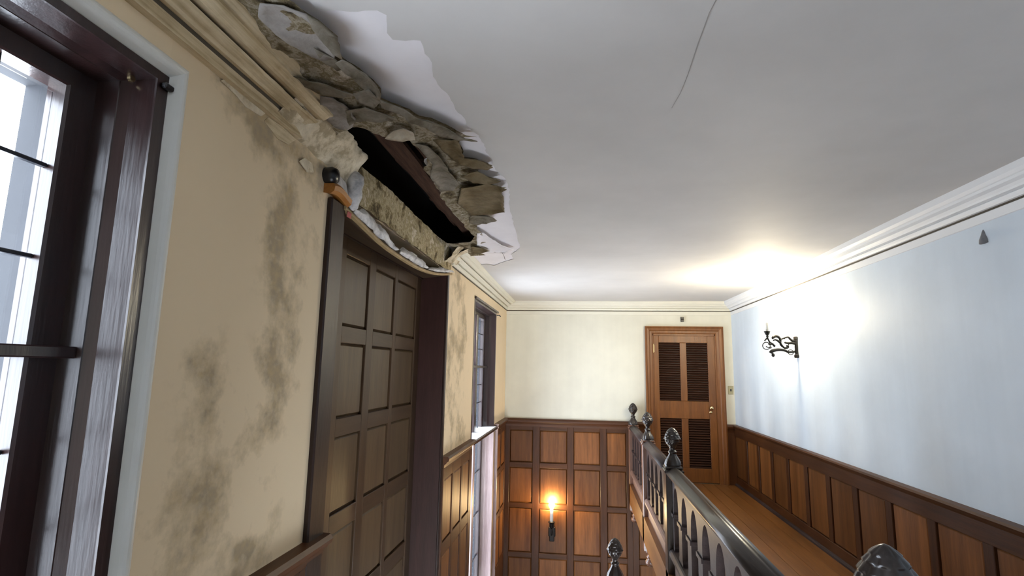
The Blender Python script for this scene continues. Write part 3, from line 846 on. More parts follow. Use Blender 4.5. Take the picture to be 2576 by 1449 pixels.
mesh_obj('head_moulding', box(XL-0.01, XL+0.022, W2A-0.01, W2B+0.07, 2.078, 2.100, 0.004), 'win_wood', w2)
# slim turned pilaster at the far side of window 2
mesh_obj('trim_5', lathe([(0.745, 0.018), (0.742, 0.030), (0.730, 0.031), (0.724, 0.024), (0.712, 0.024), (0.706, 0.029), (0.696, 0.029), (0.690, 0.021), (0.640, 0.020), (-1.6, 0.021)], XL+0.024, 6.475, 20), 'win_lit', None, True, kind='structure')

# ---- panelled doorway in the left wall (door_2)
door_2 = empty('door_2', (XL-0.2, 2.98, -2.2), None, None, kind='structure')
mesh_obj('casing', box(XL-0.02, XL+0.022, 1.984, 2.109, -2.2, 2.085, 0.006), 'casing2', door_2)
mesh_obj('jamb', box(XL-0.26, XL-0.001, 3.960, 3.990, -2.2, 2.125), 'jamb2', door_2)
mesh_obj('jamb', box(XL-0.26, XL-0.015, 2.03, 2.055, -2.2, 2.085), 'casing2', door_2)
mesh_obj('casing', box(XL-0.004, XL+0.012, 3.955, 4.000, -2.2, 2.118, 0.004), 'casing2', door_2)
PX = XL-0.200
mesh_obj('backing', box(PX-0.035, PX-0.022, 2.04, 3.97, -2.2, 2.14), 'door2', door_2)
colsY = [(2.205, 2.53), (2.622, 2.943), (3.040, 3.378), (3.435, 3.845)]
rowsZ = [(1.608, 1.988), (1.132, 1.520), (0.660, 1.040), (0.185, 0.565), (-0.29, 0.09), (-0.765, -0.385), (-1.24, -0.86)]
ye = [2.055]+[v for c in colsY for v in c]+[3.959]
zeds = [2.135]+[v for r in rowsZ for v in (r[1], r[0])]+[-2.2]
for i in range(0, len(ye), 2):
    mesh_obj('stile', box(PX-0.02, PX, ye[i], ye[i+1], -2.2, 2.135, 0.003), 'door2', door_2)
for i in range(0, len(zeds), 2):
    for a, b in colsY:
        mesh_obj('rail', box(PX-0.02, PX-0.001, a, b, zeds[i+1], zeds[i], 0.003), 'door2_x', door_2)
def raised(w, h):
    """flat field panel with a sloping margin; faces +x"""
    m = 0.014; t = 0.012
    V = [(0, -w/2, -h/2), (0, w/2, -h/2), (0, w/2, h/2), (0, -w/2, h/2),
         (t, -w/2+m, -h/2+m), (t, w/2-m, -h/2+m), (t, w/2-m, h/2-m), (t, -w/2+m, h/2-m)]
    F = [(4, 5, 6, 7), (0, 1, 5, 4), (1, 2, 6, 5), (2, 3, 7, 6), (3, 0, 4, 7)]
    return V, F
for a, b in colsY:
    for z0, z1 in rowsZ:
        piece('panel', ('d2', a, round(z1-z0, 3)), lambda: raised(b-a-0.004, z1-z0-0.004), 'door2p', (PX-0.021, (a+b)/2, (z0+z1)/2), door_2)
mesh_obj('head_bead', box(PX, PX+0.012, 2.056, 3.965, 2.076, 2.086), 'casing2', door_2)

# sagging head board across the doorway: the front edge bows down in the middle
HP = [(2.00, 2.078), (2.12, 2.062), (2.29, 2.042), (2.54, 2.013), (2.84, 2.004), (3.21, 2.010), (3.58, 2.046), (4.01, 2.122)]
def interp(pts, y):
    for (a, za), (b, zb) in zip(pts[:-1], pts[1:]):
        if y <= b: t = (y-a)/(b-a); return za+(zb-za)*max(0, t)
    return pts[-1][1]
sp = [(p.x, p.y) for p in smooth_path([(a, b, 0) for a, b in HP], 5)]
def header(x0, x1, th):
    V, F = [], []; m = 6; n = len(sp)
    for y, zf in sp:
        for j in range(m+1):
            t = j/m; x = x0+(x1-x0)*t
            z = 2.086+(zf-2.086)*t**1.3
            V.append((x, y, z)); 
        for j in range(m+1):
            t = j/m; x = x0+(x1-x0)*t
            V.append((x, y, 2.086+(zf-2.086)*t**1.3+th))
    k = 2*(m+1)
    for i in range(n-1):
        for j in range(m):
            a = i*k+j; F.append((a, a+k, a+k+1, a+1))
            a += m+1; F.append((a, a+1, a+k+1, a+k))
        a = i*k+m; F.append((a, a+k, a+k+m+1, a+m+1))
    return V, F
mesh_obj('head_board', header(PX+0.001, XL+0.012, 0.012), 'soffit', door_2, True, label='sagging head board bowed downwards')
mesh_obj('head_edge', extrude_y([(XL+0.012, -0.003), (XL+0.030, -0.002), (XL+0.032, 0.006), (XL+0.030, 0.014), (XL+0.012, 0.015)], 2.09, 4.005, True, True, lambda x, y, z: (x, y, z+interp(sp, y)), 60), 'edge', door_2, label='raw broken front edge of the head board')

# ---- chair rails and wainscot on the left wall
RP = [(-0.01, 0.655), (.020, 0.660), (.024, 0.685), (.036, 0.692), (.044, 0.705), (.056, 0.712), (.060, 0.728), (.050, 0.744), (-0.01, 0.746)]
mesh_obj('trim_6', extrude_y([(XL+c, z) for c, z in RP], W1B+0.06, 2.115), 'rail_by', kind='structure')
mesh_obj('trim_7', extrude_y([(XL+c, z) for c, z in RP], 4.0, W2A-0.02), 'rail_by', kind='structure')
mesh_obj('trim_8', extrude_y([(XL+c, z) for c, z in RP], W2B+0.08, YB), 'rail_by', kind='structure')
def wains_left(y0, y1, cols, ztop, rows, zlow):
    mesh_obj('wainscot_backing', box(XL-0.003, XL+0.004, y0, y1, zlow, ztop), 'stile_b', wall_left)
    ys = [y0]+[v for c in cols for v in c]+[y1]
    for i in range(0, len(ys), 2):
        if ys[i+1]-ys[i] > 0.004:
            mesh_obj('stile', box(XL+0.002, XL+0.022, ys[i], ys[i+1], zlow, ztop, 0.003), 'stile_b', wall_left)
    zs = [ztop]+[v for r in rows for v in (r[1], r[0])]+[zlow]
    for i in range(0, len(zs), 2):
        for a, b in cols:
            mesh_obj('rail', box(XL+0.002, XL+0.021, a, b, zs[i+1], zs[i], 0.003), 'rail_by', wall_left)
    for a, b in cols:
        for z0, z1 in rows:
            piece('panel', ('wl', round(b-a, 3), round(z1-z0, 3)), lambda: raised(b-a-0.004, z1-z0-0.004), 'panel_b', (XL+0.004, (a+b)/2, (z0+z1)/2), wall_left)
rw = [(0.125, 0.575), (-0.45, 0.03), (-1.03, -0.55)]
wains_left(3.992, 5.05, [(4.03, 4.290), (4.345, 4.610), (4.665, 4.935)], 0.66, rw, -1.5)
wains_left(1.19, 1.984, [(1.24, 1.56), (1.62, 1.94)], 0.66, rw, -1.5)
wains_left(6.52, YB-0.02, [(6.58, 6.88), (6.94, 7.24)], 0.66, [(0.173, 0.592), (-0.342, 0.107), (-0.953, -0.407)], -1.5)

# ---- back wall wainscot
def raised_y(w, h):
    V, F = raised(w, h)
    return [(y, -x, z) for x, y, z in V], [tuple(reversed(f)) for f in F]
bx = [(-0.95, -0.64), (-0.548, -0.182), (-0.098, 0.248), (0.333, 0.585)]
bx_low = bx[:3]+[(0.333, 0.645), (0.73, 1.06), (1.145, 1.475), (1.56, 1.89)]
rb = [(0.173, 0.592), (-0.342, 0.107), (-0.953, -0.407), (-1.46, -1.016)]
def wains_back(x0, x1, cols, ztop, rows, zlow):
    mesh_obj('wainscot_backing', box(x0, x1, YB-0.004, YB+0.003, zlow, ztop), 'stile_b', wall_back)
    xs = [x0]+[v for c in cols for v in c]+[x1]
    for i in range(0, len(xs), 2):
        if xs[i+1]-xs[i] > 0.004:
            mesh_obj('stile', box(xs[i], xs[i+1], YB-0.022, YB-0.002, zlow, ztop, 0.003), 'stile_b', wall_back)
    zs = [ztop]+[v for r in rows for v in (r[1], r[0])]+[zlow]
    for i in range(0, len(zs), 2):
        for a, b in cols:
            mesh_obj('rail', box(a, b, YB-0.021, YB-0.002, zs[i+1], zs[i], 0.003), 'rail_bx', wall_back)
    for a, b in cols:
        for z0, z1 in rows:
            piece('panel', ('wb', round(b-a, 3), round(z1-z0, 3)), lambda: raised_y(b-a-0.004, z1-z0-0.004), 'panel_b', ((a+b)/2, YB-0.004, (z0+z1)/2), wall_back)
wains_back(XL+0.02, 0.655, bx, 0.66, rb, -1.5)
wains_back(0.655, XR, [(0.73, 1.06), (1.145, 1.475), (1.56, 1.89)], -0.27, rb[2:], -1.5)
mesh_obj('stile', box(0.655, 0.852, YB-0.022, YB-0.002, 0.0, 0.66, 0.003), 'stile_b', wall_back)
mesh_obj('stile', box(1.858, XR, YB-0.022, YB-0.002, 0.0, 0.66, 0.003), 'stile_b', wall_back)
RPB = [(YB-c, z) for c, z in ((-0.003, 0.640), (0.022, 0.642), (0.026, 0.668), (0.034, 0.690), (0.046, 0.700), (0.050, 0.722), (0.040, 0.744), (-0.003, 0.746))]
mesh_obj('trim_9', extrude_x(RPB, XL, 0.851), 'rail_bx', kind='structure')
mesh_obj('trim_10', extrude_x(RPB, 1.858, XR), 'rail_bx', kind='structure')

# ---- right wall wainscot
mesh_obj('wainscot_backing', box(XR-0.004, XR+0.003, YF, YB, 0.0, 0.66), 'stile_b', wall_right)
ry = [3.43+0.427*k for k in range(-9, 9)]
def raised_x(w, h):
    V, F = raised(w, h)
    return [(-x, -y, z) for x, y, z in V], F
for k, y in enumerate(ry):
    mesh_obj('stile', box(XR-0.022, XR-0.002, y-0.036, y+0.036, 0.10, 0.610, 0.003), 'stile_b', wall_right)
    y2 = (ry[k+1] if k+1 < len(ry) else YB+0.01)
    if y2-0.036 > y+0.06:
        piece('panel', ('wr', round(y2-y, 3)), lambda: raised_x(y2-y-0.076, 0.504), 'panel_b', (XR-0.004, (y+y2)/2, 0.355), wall_right)
mesh_obj('frieze_board', box(XR-0.026, XR-0.002, YF, YB-0.02, 0.605, 0.715, 0.003), 'rail_by', wall_right)
mesh_obj('bottom_rail', box(XR-0.024, XR-0.002, YF, YB-0.02, 0.0, 0.105, 0.003), 'rail_by', wall_right)
mesh_obj('trim_11', extrude_y([(XR-c, z) for c, z in ((-0.003, 0.700), (0.028, 0.700), (0.034, 0.714), (0.044, 0.718), (0.050, 0.730), (0.044, 0.742), (-0.003, 0.746))], YF, YB), 'rail_by', kind='structure')
mesh_obj('baseboard_right', extrude_y([(XR-c, z) for c, z in ((0.020, 0.0), (0.045, 0.0), (0.043, 0.014), (0.034, 0.024), (0.020, 0.028))], YF, YB-0.02), 'balu', kind='structure')

# ---- louvred door in the back wall (door_1)
door_1 = empty('door_1', (1.355, YB, 0.0), None, None, kind='structure')
def casing_prof(w):   # moulded architrave: (offset from the outer edge, projection)
    return [(0, 0), (0, 0.042), (0.016, 0.046), (0.024, 0.036), (0.052, 0.030), (0.062, 0.020), (w-0.014, 0.018), (w, 0.012), (w, -0.06)]
def architrave(x0, x1, zt, w):
    V, F = [], []
    for s, p in casing_prof(w):
        V += [(x0+s, YB-p, 0), (x0+s, YB-p, zt-s), (x1-s, YB-p, zt-s), (x1-s, YB-p, 0)]
    for i in range(len(casing_prof(w))-1):
        for j in range(3): a = i*4+j; F.append((a+1, a, a+4, a+5))
    return V, F
mesh_obj('casing', architrave(0.852, 1.857, 2.002, 0.100), 'door1', door_1)
LY = YB-0.008
mesh_obj('stop', join(box(0.951, 0.963, LY, YB+0.05, 0, 1.902), box(1.746, 1.758, LY, YB+0.05, 0, 1.902), box(0.951, 1.758, LY, YB+0.05, 1.880, 1.902)), 'door1', door_1)
def stl(x0, x1, z0, z1, nm): mesh_obj(nm, box(x0, x1, LY, YB+0.03, z0, z1, 0.004), 'door1', door_1)
stl(0.964, 1.030, 0.008, 1.878, 'stile'); stl(1.655, 1.745, 0.008, 1.878, 'stile')
stl(1.302, 1.386, 0.183, 0.802, 'mullion'); stl(1.302, 1.386, 1.026, 1.786, 'mullion')
stl(1.030, 1.655, 1.786, 1.878, 'rail'); stl(1.030, 1.655, 0.802, 1.026, 'rail'); stl(1.030, 1.655, 0.008, 0.183, 'rail')
for xa, xb in ((1.030, 1.302), (1.386, 1.655)):
    for za, zb in ((1.030, 1.783), (0.186, 0.799)):
        n = int((zb-za)/0.0300)
        for i in range(n):
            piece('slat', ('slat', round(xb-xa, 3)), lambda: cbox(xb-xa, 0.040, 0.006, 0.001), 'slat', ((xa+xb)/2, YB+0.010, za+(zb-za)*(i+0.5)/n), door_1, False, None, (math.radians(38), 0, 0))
mesh_obj('knob', join(tube([(1.672, LY, 0.948), (1.672, LY-0.022, 0.948), (1.672, LY-0.030, 0.948), (1.672, LY-0.045, 0.948), (1.672, LY-0.056, 0.948), (1.672, LY-0.060, 0.948)], [0.012, 0.011, 0.020, 0.029, 0.020, 0.006], 14)), 'brass', door_1, True, label='polished brass knob')
mesh_obj('escutcheon', tube([(1.670, LY+0.002, 0.890), (1.670, LY-0.006, 0.890), (1.670, LY-0.010, 0.890)], [0.021, 0.020, 0.010], 14), 'brass', door_1, True, label='polished brass keyhole plate')
mesh_obj('hinge', join(box(0.953, 0.975, LY-0.008, LY, 1.655, 1.760, 0.003), tube([(0.960, LY-0.010, 1.648), (0.960, LY-0.010, 1.768)], 0.006, 8)), 'brass', door_1, label='brass hinge')
mesh_obj('hinge', join(box(0.953, 0.975, LY-0.008, LY, 0.20, 0.305, 0.003), tube([(0.960, LY-0.010, 0.193), (0.960, LY-0.010, 0.312)], 0.006, 8)), 'brass', door_1, label='brass hinge')

# unseen window added in the left wall behind the camera for fill light
def plain_frame(w, axis, a, b, z0, z1, t0, t1):
    bb = (lambda p, q, u, v: box(p, q, t0, t1, u, v)) if axis == 'x' else (lambda p, q, u, v: box(t0, t1, p, q, u, v))
    mesh_obj('frame', join(bb(a, a+0.06, z0, z1), bb(b-0.06, b, z0, z1), bb(a+0.06, b-0.06, z0, z0+0.06), bb(a+0.06, b-0.06, z1-0.06, z1)), 'win_wood', w)
    mesh_obj('mullion', bb((a+b)/2-0.02, (a+b)/2+0.02, z0+0.06, z1-0.06), 'win_wood', w)
    tm = (t0+t1)/2
    mesh_obj('pane', box(a+0.06, b-0.06, tm-0.002, tm+0.002, z0+0.06, z1-0.06) if axis == 'x' else box(tm-0.002, tm+0.002, a+0.06, b-0.06, z0+0.06, z1-0.06), 'glass', w)
w5 = empty('window_fill', (XL-0.1, -2.3, 0.2), None, None, kind='structure')
plain_frame(w5, 'y', -2.7, -1.9, 0.2, 2.1, XL-0.16, XL-0.10)

# ================================================================== THINGS
# ---- gallery balustrade
bal = empty('balustrade', (XB, 4.27, 0.0), 'carved dark oak balustrade with arched openings and acorn posts along the gallery edge', 'balustrade')
FIN = [(0, .002), (-.003, .010), (-.010, .020), (-.020, .030), (-.032, .039), (-.045, .046), (-.058, .051), (-.068, .053), (-.075, .059), (-.081, .060), (-.088, .055),
       (-.100, .051), (-.114, .045), (-.127, .036), (-.138, .027), (-.146, .022), (-.156, .019), (-.164, .020), (-.170, .029), (-.176, .032), (-.183, .029), (-.188, .025),
       (-.200, .029), (-.215, .038), (-.232, .049), (-.250, .057), (-.266, .061), (-.274, .058), (-.280, .062)]
def finial(cx, cy, zt, n=64, s=1.0):
    """carved acorn: overlapping leaf scales over the egg, reeded foot below"""
    rows = []
    for (za, ra), (zb, rb) in zip(FIN[:-1], FIN[1:]):
        k = max(1, int((za-zb)/0.0030))
        rows += [(za+(zb-za)*q/k, ra+(rb-ra)*q/k) for q in range(k)]
    rows.append(FIN[-1])
    prof = [(zt+z*s, r*s) for z, r in rows]
    def mod(i, j, z):
        d = -rows[i][0]; u = j/n
        if d < 0.135:
            v = d/0.0175; r = math.floor(v); fv = v-r
            fu = (u*9+0.5*(r % 2)) % 1.0-0.5
            lobe = max(0.0, 1-(2*fu)**2*(0.55+0.9*(1-fv)))
            return 0.93+0.15*lobe*(0.25+0.75*fv)
        if 0.19 < d < 0.268: return 1+0.035*math.cos(2*PI*u*10)
        return 1
    return lathe(prof, cx, cy, n, mod)
POST_Y = [1.355, 4.193, 5.697, 7.232]
FT = 0.991
for i, y in enumerate(POST_Y):
    mt = 'post' if i < 2 else 'post_red'
    p = mesh_obj('newel_post', join(box(XB-0.060, XB+0.060, y-0.060, y+0.060, -0.34, 0.700, 0.005), box(XB-0.070, XB+0.070, y-0.070, y+0.070, 0.672, 0.692, 0.005), box(XB-0.064, XB+0.064, y-0.064, y+0.064, 0.700, 0.712, 0.004)), mt, bal)
    LOC[p.name] = wloc(bal)
    mesh_obj('finial', finial(XB, y, FT if i else 1.029, 72, 1.0 if i else 1.14), 'post', p, True, label='dark carved acorn finial')
    mesh_obj('pendant', lathe([(-0.33, .050), (-0.36, .046), (-0.375, .028), (-0.39, .022), (-0.40, .034), (-0.41, .034), (-0.418, .022), (-0.430, .036), (-0.448, .046), (-0.466, .044), (-0.484, .030), (-0.494, .008)], XB, y, 20), mt, p, True, label='turned pendant drop under the post')
# rails, arcade and fascia, bay by bay
HR = [(-.050, .655), (-.057, .664), (-.057, .678), (-.046, .690), (-.030, .700), (-.016, .7095), (-.004, .711), (.0, .708), (.004, .711), (.016, .7095), (.030, .700), (.046, .690), (.057, .678), (.057, .664), (.050, .655), (.030, .648), (-.030, .648)]
BR = [(-.044, .105), (-.050, .112), (-.050, .135), (-.040, .150), (-.030, .156), (.030, .156), (.040, .150), (.050, .135), (.050, .112), (.044, .105)]
def arch_panel(p):
    """pierced board one arch wide, centred on y = 0, opening standing on the bottom rail"""
    zb, zt, hw = 0.152, 0.652, p*0.315
    o = [(-p/2, zb), (-p/2, zt), (p/2, zt), (p/2, zb), (hw-0.012, zb), (hw-0.012, 0.175), (hw, 0.190), (hw, 0.375), (hw-0.020, 0.382), (hw-0.020, 0.402), (hw-0.004, 0.410)]
    for k in range(0, 13):
        t = PI*k/12; o.append((hw*math.cos(t)*(0.98), 0.420+0.180*(math.sin(t)**0.85)))
    o += [(-hw+0.004, 0.410), (-hw+0.020, 0.402), (-hw+0.020, 0.382), (-hw, 0.375), (-hw, 0.190), (-hw+0.012, 0.175), (-hw+0.012, zb)]
    V, F = prism(o, 'x', -0.021, 0.021)
    # little capital blocks standing proud on both half balusters
    for s in (-1, 1):
        b = box(-0.030, 0.030, s*(hw-0.012) if s > 0 else -p/2, p/2 if s > 0 else -(hw-0.012), 0.380, 0.404)
        V, F = join((V, F), b)
    return V, F
BAYS = [(POST_Y[0]+.06, POST_Y[1]-.06, 9), (POST_Y[1]+.06, POST_Y[2]-.06, 5), (POST_Y[2]+.06, POST_Y[3]-.06, 5)]
for b, (a, c, n) in enumerate(BAYS):
    mesh_obj('handrail', extrude_y([(XB+u, z) for u, z in reversed(HR)], a-0.002, c+0.002), 'rail_top' if b == 0 else 'balu', bal, True)
    mesh_obj('bottom_rail', extrude_y([(XB+u, z) for u, z in reversed(BR)], a-0.002, c+0.002), 'balu' if b == 0 else 'fascia', bal)
    mesh_obj('fascia', join(box(XB-0.016, XB+0.016, a-0.002, c+0.002, -0.30, 0.108), box(XB-0.028, XB, a-0.002, c+0.002, -0.06, -0.035, 0.005), box(XB-0.034, XB, a-0.002, c+0.002, 0.080, 0.106, 0.006), box(XB-0.034, XB+0.016, a-0.002, c+0.002, -0.32, -0.275, 0.008)), 'fascia', bal)
    p = (c-a)/n
    for k in range(n):
        piece('arch_panel', ('arch', round(p, 4)), lambda: arch_panel(p), 'balu', (XB, a+p*(k+0.5), 0.0), bal)

# ---- newel of the lower flight
nw = empty('newel_post', (0.25, 4.27, -1.1), 'black acorn-topped newel post of the lower stair, below the balustrade', 'post')
mesh_obj('post', join(box(0.19, 0.31, 4.21, 4.33, -1.1, -0.115, 0.006), box(0.18, 0.32, 4.20, 4.34, -0.155, -0.130, 0.005)), 'post', nw)
mesh_obj('finial', finial(0.25, 4.27, 0.166, 64), 'post', nw, True, label='black carved acorn finial')

# ---- wrought-iron wall sconce on the right wall
SY = 5.2
sc = empty('wall_sconce', (XR, SY, 1.64), 'black scrolled iron wall sconce with one lit bulb on the pale right wall', 'lamp')
def iron(nm, pts, rad, sub=5, n=8):
    rad = tuple(r*1.35 for r in rad) if isinstance(rad, tuple) else rad*1.3
    mesh_obj(nm, tube(smooth_path([(x, SY, z) for x, z in pts], sub), rad if not isinstance(rad, tuple) else [rad[0]+(rad[1]-rad[0])*i/((len(pts)-1)*sub) for i in range((len(pts)-1)*sub+1)], n), 'iron', sc, True)
mesh_obj('wall_plate', join(box(XR-0.020, XR, SY-0.018, SY+0.018, 1.560, 1.735, 0.004), box(XR-0.024, XR, SY-0.030, SY+0.030, 1.548, 1.580, 0.005), box(XR-0.024, XR, SY-0.026, SY+0.026, 1.715, 1.745, 0.005)), 'iron', sc)
iron('arm', [(1.738, 1.590), (1.750, 1.606), (1.775, 1.616), (1.805, 1.621), (1.840, 1.620), (1.870, 1.612), (1.900, 1.600), (1.955, 1.607)], (0.013, 0.007))
iron('scroll', [(1.770, 1.722), (1.768, 1.734), (1.790, 1.745), (1.815, 1.738), (1.830, 1.712), (1.828, 1.686), (1.843, 1.657), (1.867, 1.636), (1.893, 1.642), (1.895, 1.655), (1.878, 1.660)], (0.011, 0.005))
iron('scroll', [(1.765, 1.705), (1.785, 1.712), (1.805, 1.705), (1.822, 1.690)], (0.004, 0.009))
iron('scroll', [(1.838, 1.718), (1.872, 1.732), (1.900, 1.737), (1.914, 1.722), (1.935, 1.706), (1.957, 1.704)], (0.005, 0.010))
iron('scroll', [(1.864, 1.690), (1.880, 1.684), (1.905, 1.682), (1.930, 1.684), (1.957, 1.682)], (0.006, 0.012))
iron('ring', [(1.862+0.040*math.cos(t), 1.683+0.040*math.sin(t)) for t in [PI*2*k/14 for k in range(3, 15)]], 0.0035, 2)
iron('ring', [(1.704+0.033*math.cos(t), 1.655+0.033*math.sin(t)) for t in [PI*2*k/14 for k in range(15)]], 0.0030, 2)
iron('ring', [(1.913+0.024*math.cos(t), 1.600+0.022*math.sin(t)) for t in [PI*2*k/14 for k in range(15)]], 0.0030, 2)
iron('scroll', [(1.690, 1.700), (1.716, 1.725), (1.735, 1.690), (1.760, 1.672), (1.778, 1.650)], (0.004, 0.008))
iron('scroll', [(1.725, 1.676), (1.745, 1.672), (1.770, 1.672)], (0.009, 0.004))
iron('scroll', [(1.700, 1.650), (1.722, 1.640), (1.745, 1.645), (1.740, 1.630)], 0.0035)
mesh_obj('drop_ball', lathe([(1.588, .004), (1.582, .012), (1.570, .016), (1.558, .010), (1.553, .002)], 1.759, SY, 12), 'iron', sc, True)
mesh_obj('candle_cup', lathe([(1.790, .030), (1.786, .026), (1.776, .023), (1.762, .018), (1.752, .008), (1.744, .012), (1.732, .008), (1.715, .006)], 1.717, SY, 16), 'iron', sc, True)
mesh_obj('candle_sleeve', lathe([(1.915, .011), (1.912, .013), (1.785, .013)], 1.717, SY, 14), 'candle', sc, True)
mesh_obj('bulb', lathe([(1.995, .002), (1.985, .008), (1.970, .016), (1.950, .021), (1.932, .019), (1.916, .011)], 1.717, SY, 16), 'bulb_wall', sc, True, label='glowing bulb')

# ---- candle sconce on the back wall panelling
cx, cy = -0.378, YB-0.105
cs = empty('candle_sconce', (cx, YB-0.02, -0.70), 'small dark sconce with lit white candle bulb on the back panelling', 'lamp')
mesh_obj('back_plate', join(box(cx-0.032, cx+0.032, YB-0.034, YB-0.016, -0.800, -0.560, 0.008), box(cx-0.045, cx+0.045, YB-0.032, YB-0.016, -0.740, -0.620, 0.008)), 'iron', cs)
mesh_obj('arm', tube(smooth_path([(cx, YB-0.03, -0.66), (cx, YB-0.06, -0.70), (cx, cy, -0.69), (cx, cy, -0.60)], 6), 0.009, 8), 'iron', cs, True)
mesh_obj('drip_cup', lathe([(-0.535, .044), (-0.540, .046), (-0.552, .030), (-0.566, .026), (-0.60, .024), (-0.62, .012)], cx, cy, 16), 'iron', cs, True)
mesh_obj('candle_sleeve', lathe([(-0.372, .020), (-0.376, .022), (-0.538, .022)], cx, cy, 14), 'candle', cs, True, label='white candle sleeve')
mesh_obj('bulb', lathe([(-0.265, .003), (-0.280, .016), (-0.305, .032), (-0.330, .038), (-0.352, .032), (-0.372, .018)], cx, cy, 16), 'bulb_candle', cs, True, label='glowing candle bulb')

# ---- small things on the walls
sw = empty('light_switch', (1.929, YB, 1.18), 'tarnished brass light switch plate on the cream wall beside the louvred door', 'switch')
mesh_obj('plate', box(1.897, 1.961, YB-0.007, YB, 1.126, 1.234, 0.003), 'old_brass', sw)
mesh_obj('toggle', box(1.921, 1.937, YB-0.020, YB-0.006, 1.165, 1.195, 0.004), 'black', sw)
sn = empty('door_sensor', (1.345, YB, 2.096), 'small black sensor box on the wall over the louvred door', 'sensor')
mesh_obj('body', box(1.325, 1.365, YB-0.024, YB, 2.064, 2.130, 0.004), 'black', sn)
mesh_obj('cover', box(1.329, 1.361, YB-0.029, YB-0.022, 2.085, 2.108, 0.003), 'iron', sn)
hk = mesh_obj('plaster_scar', lathe([(2.130, .003), (2.115, .010), (2.095, .016), (2.075, .024), (2.055, .026), (2.053, .004)], XR+0.005, 2.828, 14), 'smudge', None, True)
hk['label'] = 'small dark wedge-shaped fixing high on the pale right wall'; hk['category'] = 'fixing'

# ---- torn strips and bits hanging at the head of the panelled doorway
def strip(y0, y1, w0, seed, lift=0.012, top=None):
    n, m = 34, 6; V, F = [], []
    for i in range(n+1):
        t = i/n; y = y0+(y1-y0)*t; zb = (interp(sp, y)+0.016 if top is None else top(t))+lift*0.4
        wd = w0*(0.25+0.75*math.sin(PI*min(1, max(0.03, t)))**0.6)*(1+0.35*fbm(y, seed, 0, 7, 3))
        for j in range(m+1):
            s = j/m
            V.append((XL+0.030+0.020*fbm(y, seed, s, 6, 3)-0.020*s*s+0.014*math.sin(PI*s), y+0.012*fbm(y, s*3, seed, 8, 2), zb+wd*s+0.006*fbm(y, s*4, seed+5, 12, 2)))
    for i in range(n):
        for j in range(m): a = i*(m+1)+j; F.append((a, a+m+1, a+m+2, a+1))
    k = len(V); V += [(x-0.004, y, z) for x, y, z in V]; F += [tuple(q+k for q in reversed(f)) for f in F]
    return V, F
def tagged(o, label, cat, group=None):
    o['label'] = label; o['category'] = cat
    if group: o['group'] = group
G = 'torn white strips over the sagging doorway head'
tagged(mesh_obj('torn_strip', strip(2.17, 2.72, 0.075, 3), 'strip', None, True), 'longest torn white strip, hanging along the sagging head board', 'strip', G)
tagged(mesh_obj('torn_strip', strip(2.78, 3.32, 0.062, 6), 'strip', None, True), 'torn white strip at the lowest dip of the head board', 'strip', G)
tagged(mesh_obj('torn_strip', strip(3.36, 4.03, 0.034, 9), 'strip', None, True), 'torn white strip nearest the dark far jamb of the doorway', 'strip', G)
def lump():
    V, F = lathe([(2.255, .012), (2.235, .030), (2.205, .036), (2.175, .034), (2.145, .036), (2.115, .030), (2.090, .022), (2.078, .006)], XL+0.035, 2.155, 16)
    return [(x+0.010*fbm(x, y, z, 14, 3), y*1.0+0.014*fbm(y, z, x, 12, 3), z) for x, y, z in V], F
tagged(mesh_obj('torn_strip', lump(), 'strip', None, True), 'crumpled white rag-like lump beside the orange wood block', 'strip', G)
blk = mesh_obj('wood_block', extrude_y([(XL-0.004, 2.092), (XL+0.030, 2.086), (XL+0.046, 2.098), (XL+0.050, 2.118), (XL+0.040, 2.130), (XL-0.004, 2.130)], 1.945, 2.108, True, True, lambda x, y, z: (x, y, z+0.010*math.sin((y-1.945)*26)), 14), 'orange', None)
tagged(blk, 'orange raw wood block on top of the dark doorway casing', 'block')
sheet_p = mesh_obj('plaster_piece', ([(XL+0.006, 1.985, 2.128), (XL+0.030, 1.99, 2.130), (XL+0.034, 2.10, 2.128), (XL+0.006, 2.105, 2.128), (XL+0.004, 1.985, 2.20), (XL+0.016, 1.992, 2.205), (XL+0.020, 2.10, 2.185), (XL+0.004, 2.104, 2.186)], [(0, 1, 2, 3), (7, 6, 5, 4), (0, 4, 5, 1), (1, 5, 6, 2), (2, 6, 7, 3), (3, 7, 4, 0)]), 'strip', None)
tagged(sheet_p, 'flat grey plaster piece standing on the orange wood block', 'plaster')
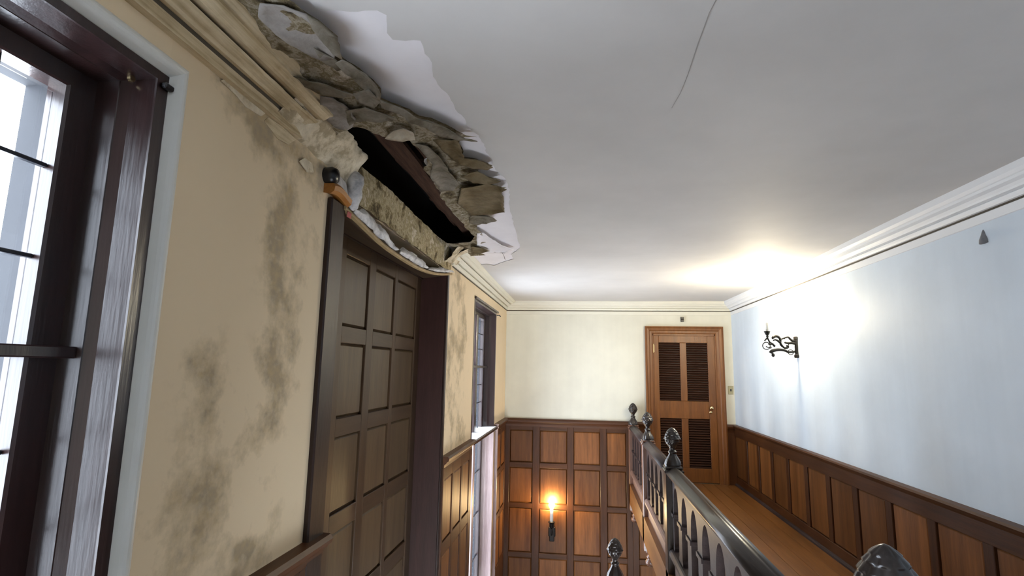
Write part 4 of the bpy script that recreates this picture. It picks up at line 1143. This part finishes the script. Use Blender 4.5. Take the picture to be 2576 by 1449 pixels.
kb = mesh_obj('dark_knob', tube([(XL, 1.957, 2.165), (XL+0.030, 1.957, 2.165), (XL+0.046, 1.957, 2.163), (XL+0.052, 1.957, 2.163)], [0.034, 0.036, 0.030, 0.010], 16), 'black', None, True)
tagged(kb, 'round black knob left of the grey plaster piece above the casing', 'knob')
rd = mesh_obj('red_scrap', solid(extrude_y([(XL+0.022, 2.075), (XL+0.034, 2.060), (XL+0.030, 2.040)], 2.105, 2.145, False, False, None, 3), 0.003), 'red', None)
tagged(rd, 'tiny red scrap tucked below the orange wood block', 'scrap')

SETTING = {'floor': 'honey-brown wooden gallery floor along the right wall', 'floor.001': 'unseen landing at the head of the stair, made pale to bounce light', 'floor.002': 'dark wooden lower stair landing',
 'floor.003': 'dark wooden hall floor far below', 'wall_right': 'pale bluish-white wall with dark oak wainscot along the gallery', 'wall_back': 'cream end wall over warm oak panelling with the louvred door',
 'wall_front': 'plain wall behind the viewpoint', 'wall_left': 'beige water-stained wall with the windows and the panelled doorway', 'ceiling': 'grey-white ceiling with a large broken hole beside the left wall',
 'window_1': 'large dark-framed leaded window nearest on the left wall', 'window_2': 'narrow-looking dark window on the left wall, beyond the panelled doorway', 'window_3': 'lower window, daylight on its jambs put in as pale colour, under the white ledge beyond the doorway',
 'window_fill': 'added window for fill light in the left wall, unseen behind the viewpoint', 'door_1': 'brown louvred door in the cream end wall', 'door_2': 'tall dark panelled doorway under the broken ceiling with a sagging head',
 'trim_1': 'stained beige cornice over the nearest window', 'trim_2': 'cream cornice on the left wall beyond the hole', 'trim_3': 'white cornice along the right wall', 'trim_4': 'cream cornice over the end wall',
 'trim_5': 'slim turned pilaster, its highlight put in as pale colour, at the far side of the lower window', 'trim_6': 'dark chair rail between the nearest window and the panelled doorway', 'trim_7': 'dark chair rail between the panelled doorway and the narrow window',
 'trim_8': 'short dark chair rail in the far left corner', 'trim_9': 'dark chair rail across the end wall', 'trim_10': 'very short dark chair rail right of the louvred door', 'trim_11': 'long dark chair rail along the right wall',
 'baseboard_right': 'slim baseboard at the foot of the right wainscot'}
for n_, l_ in SETTING.items(): bpy.data.objects[n_]['label'] = l_
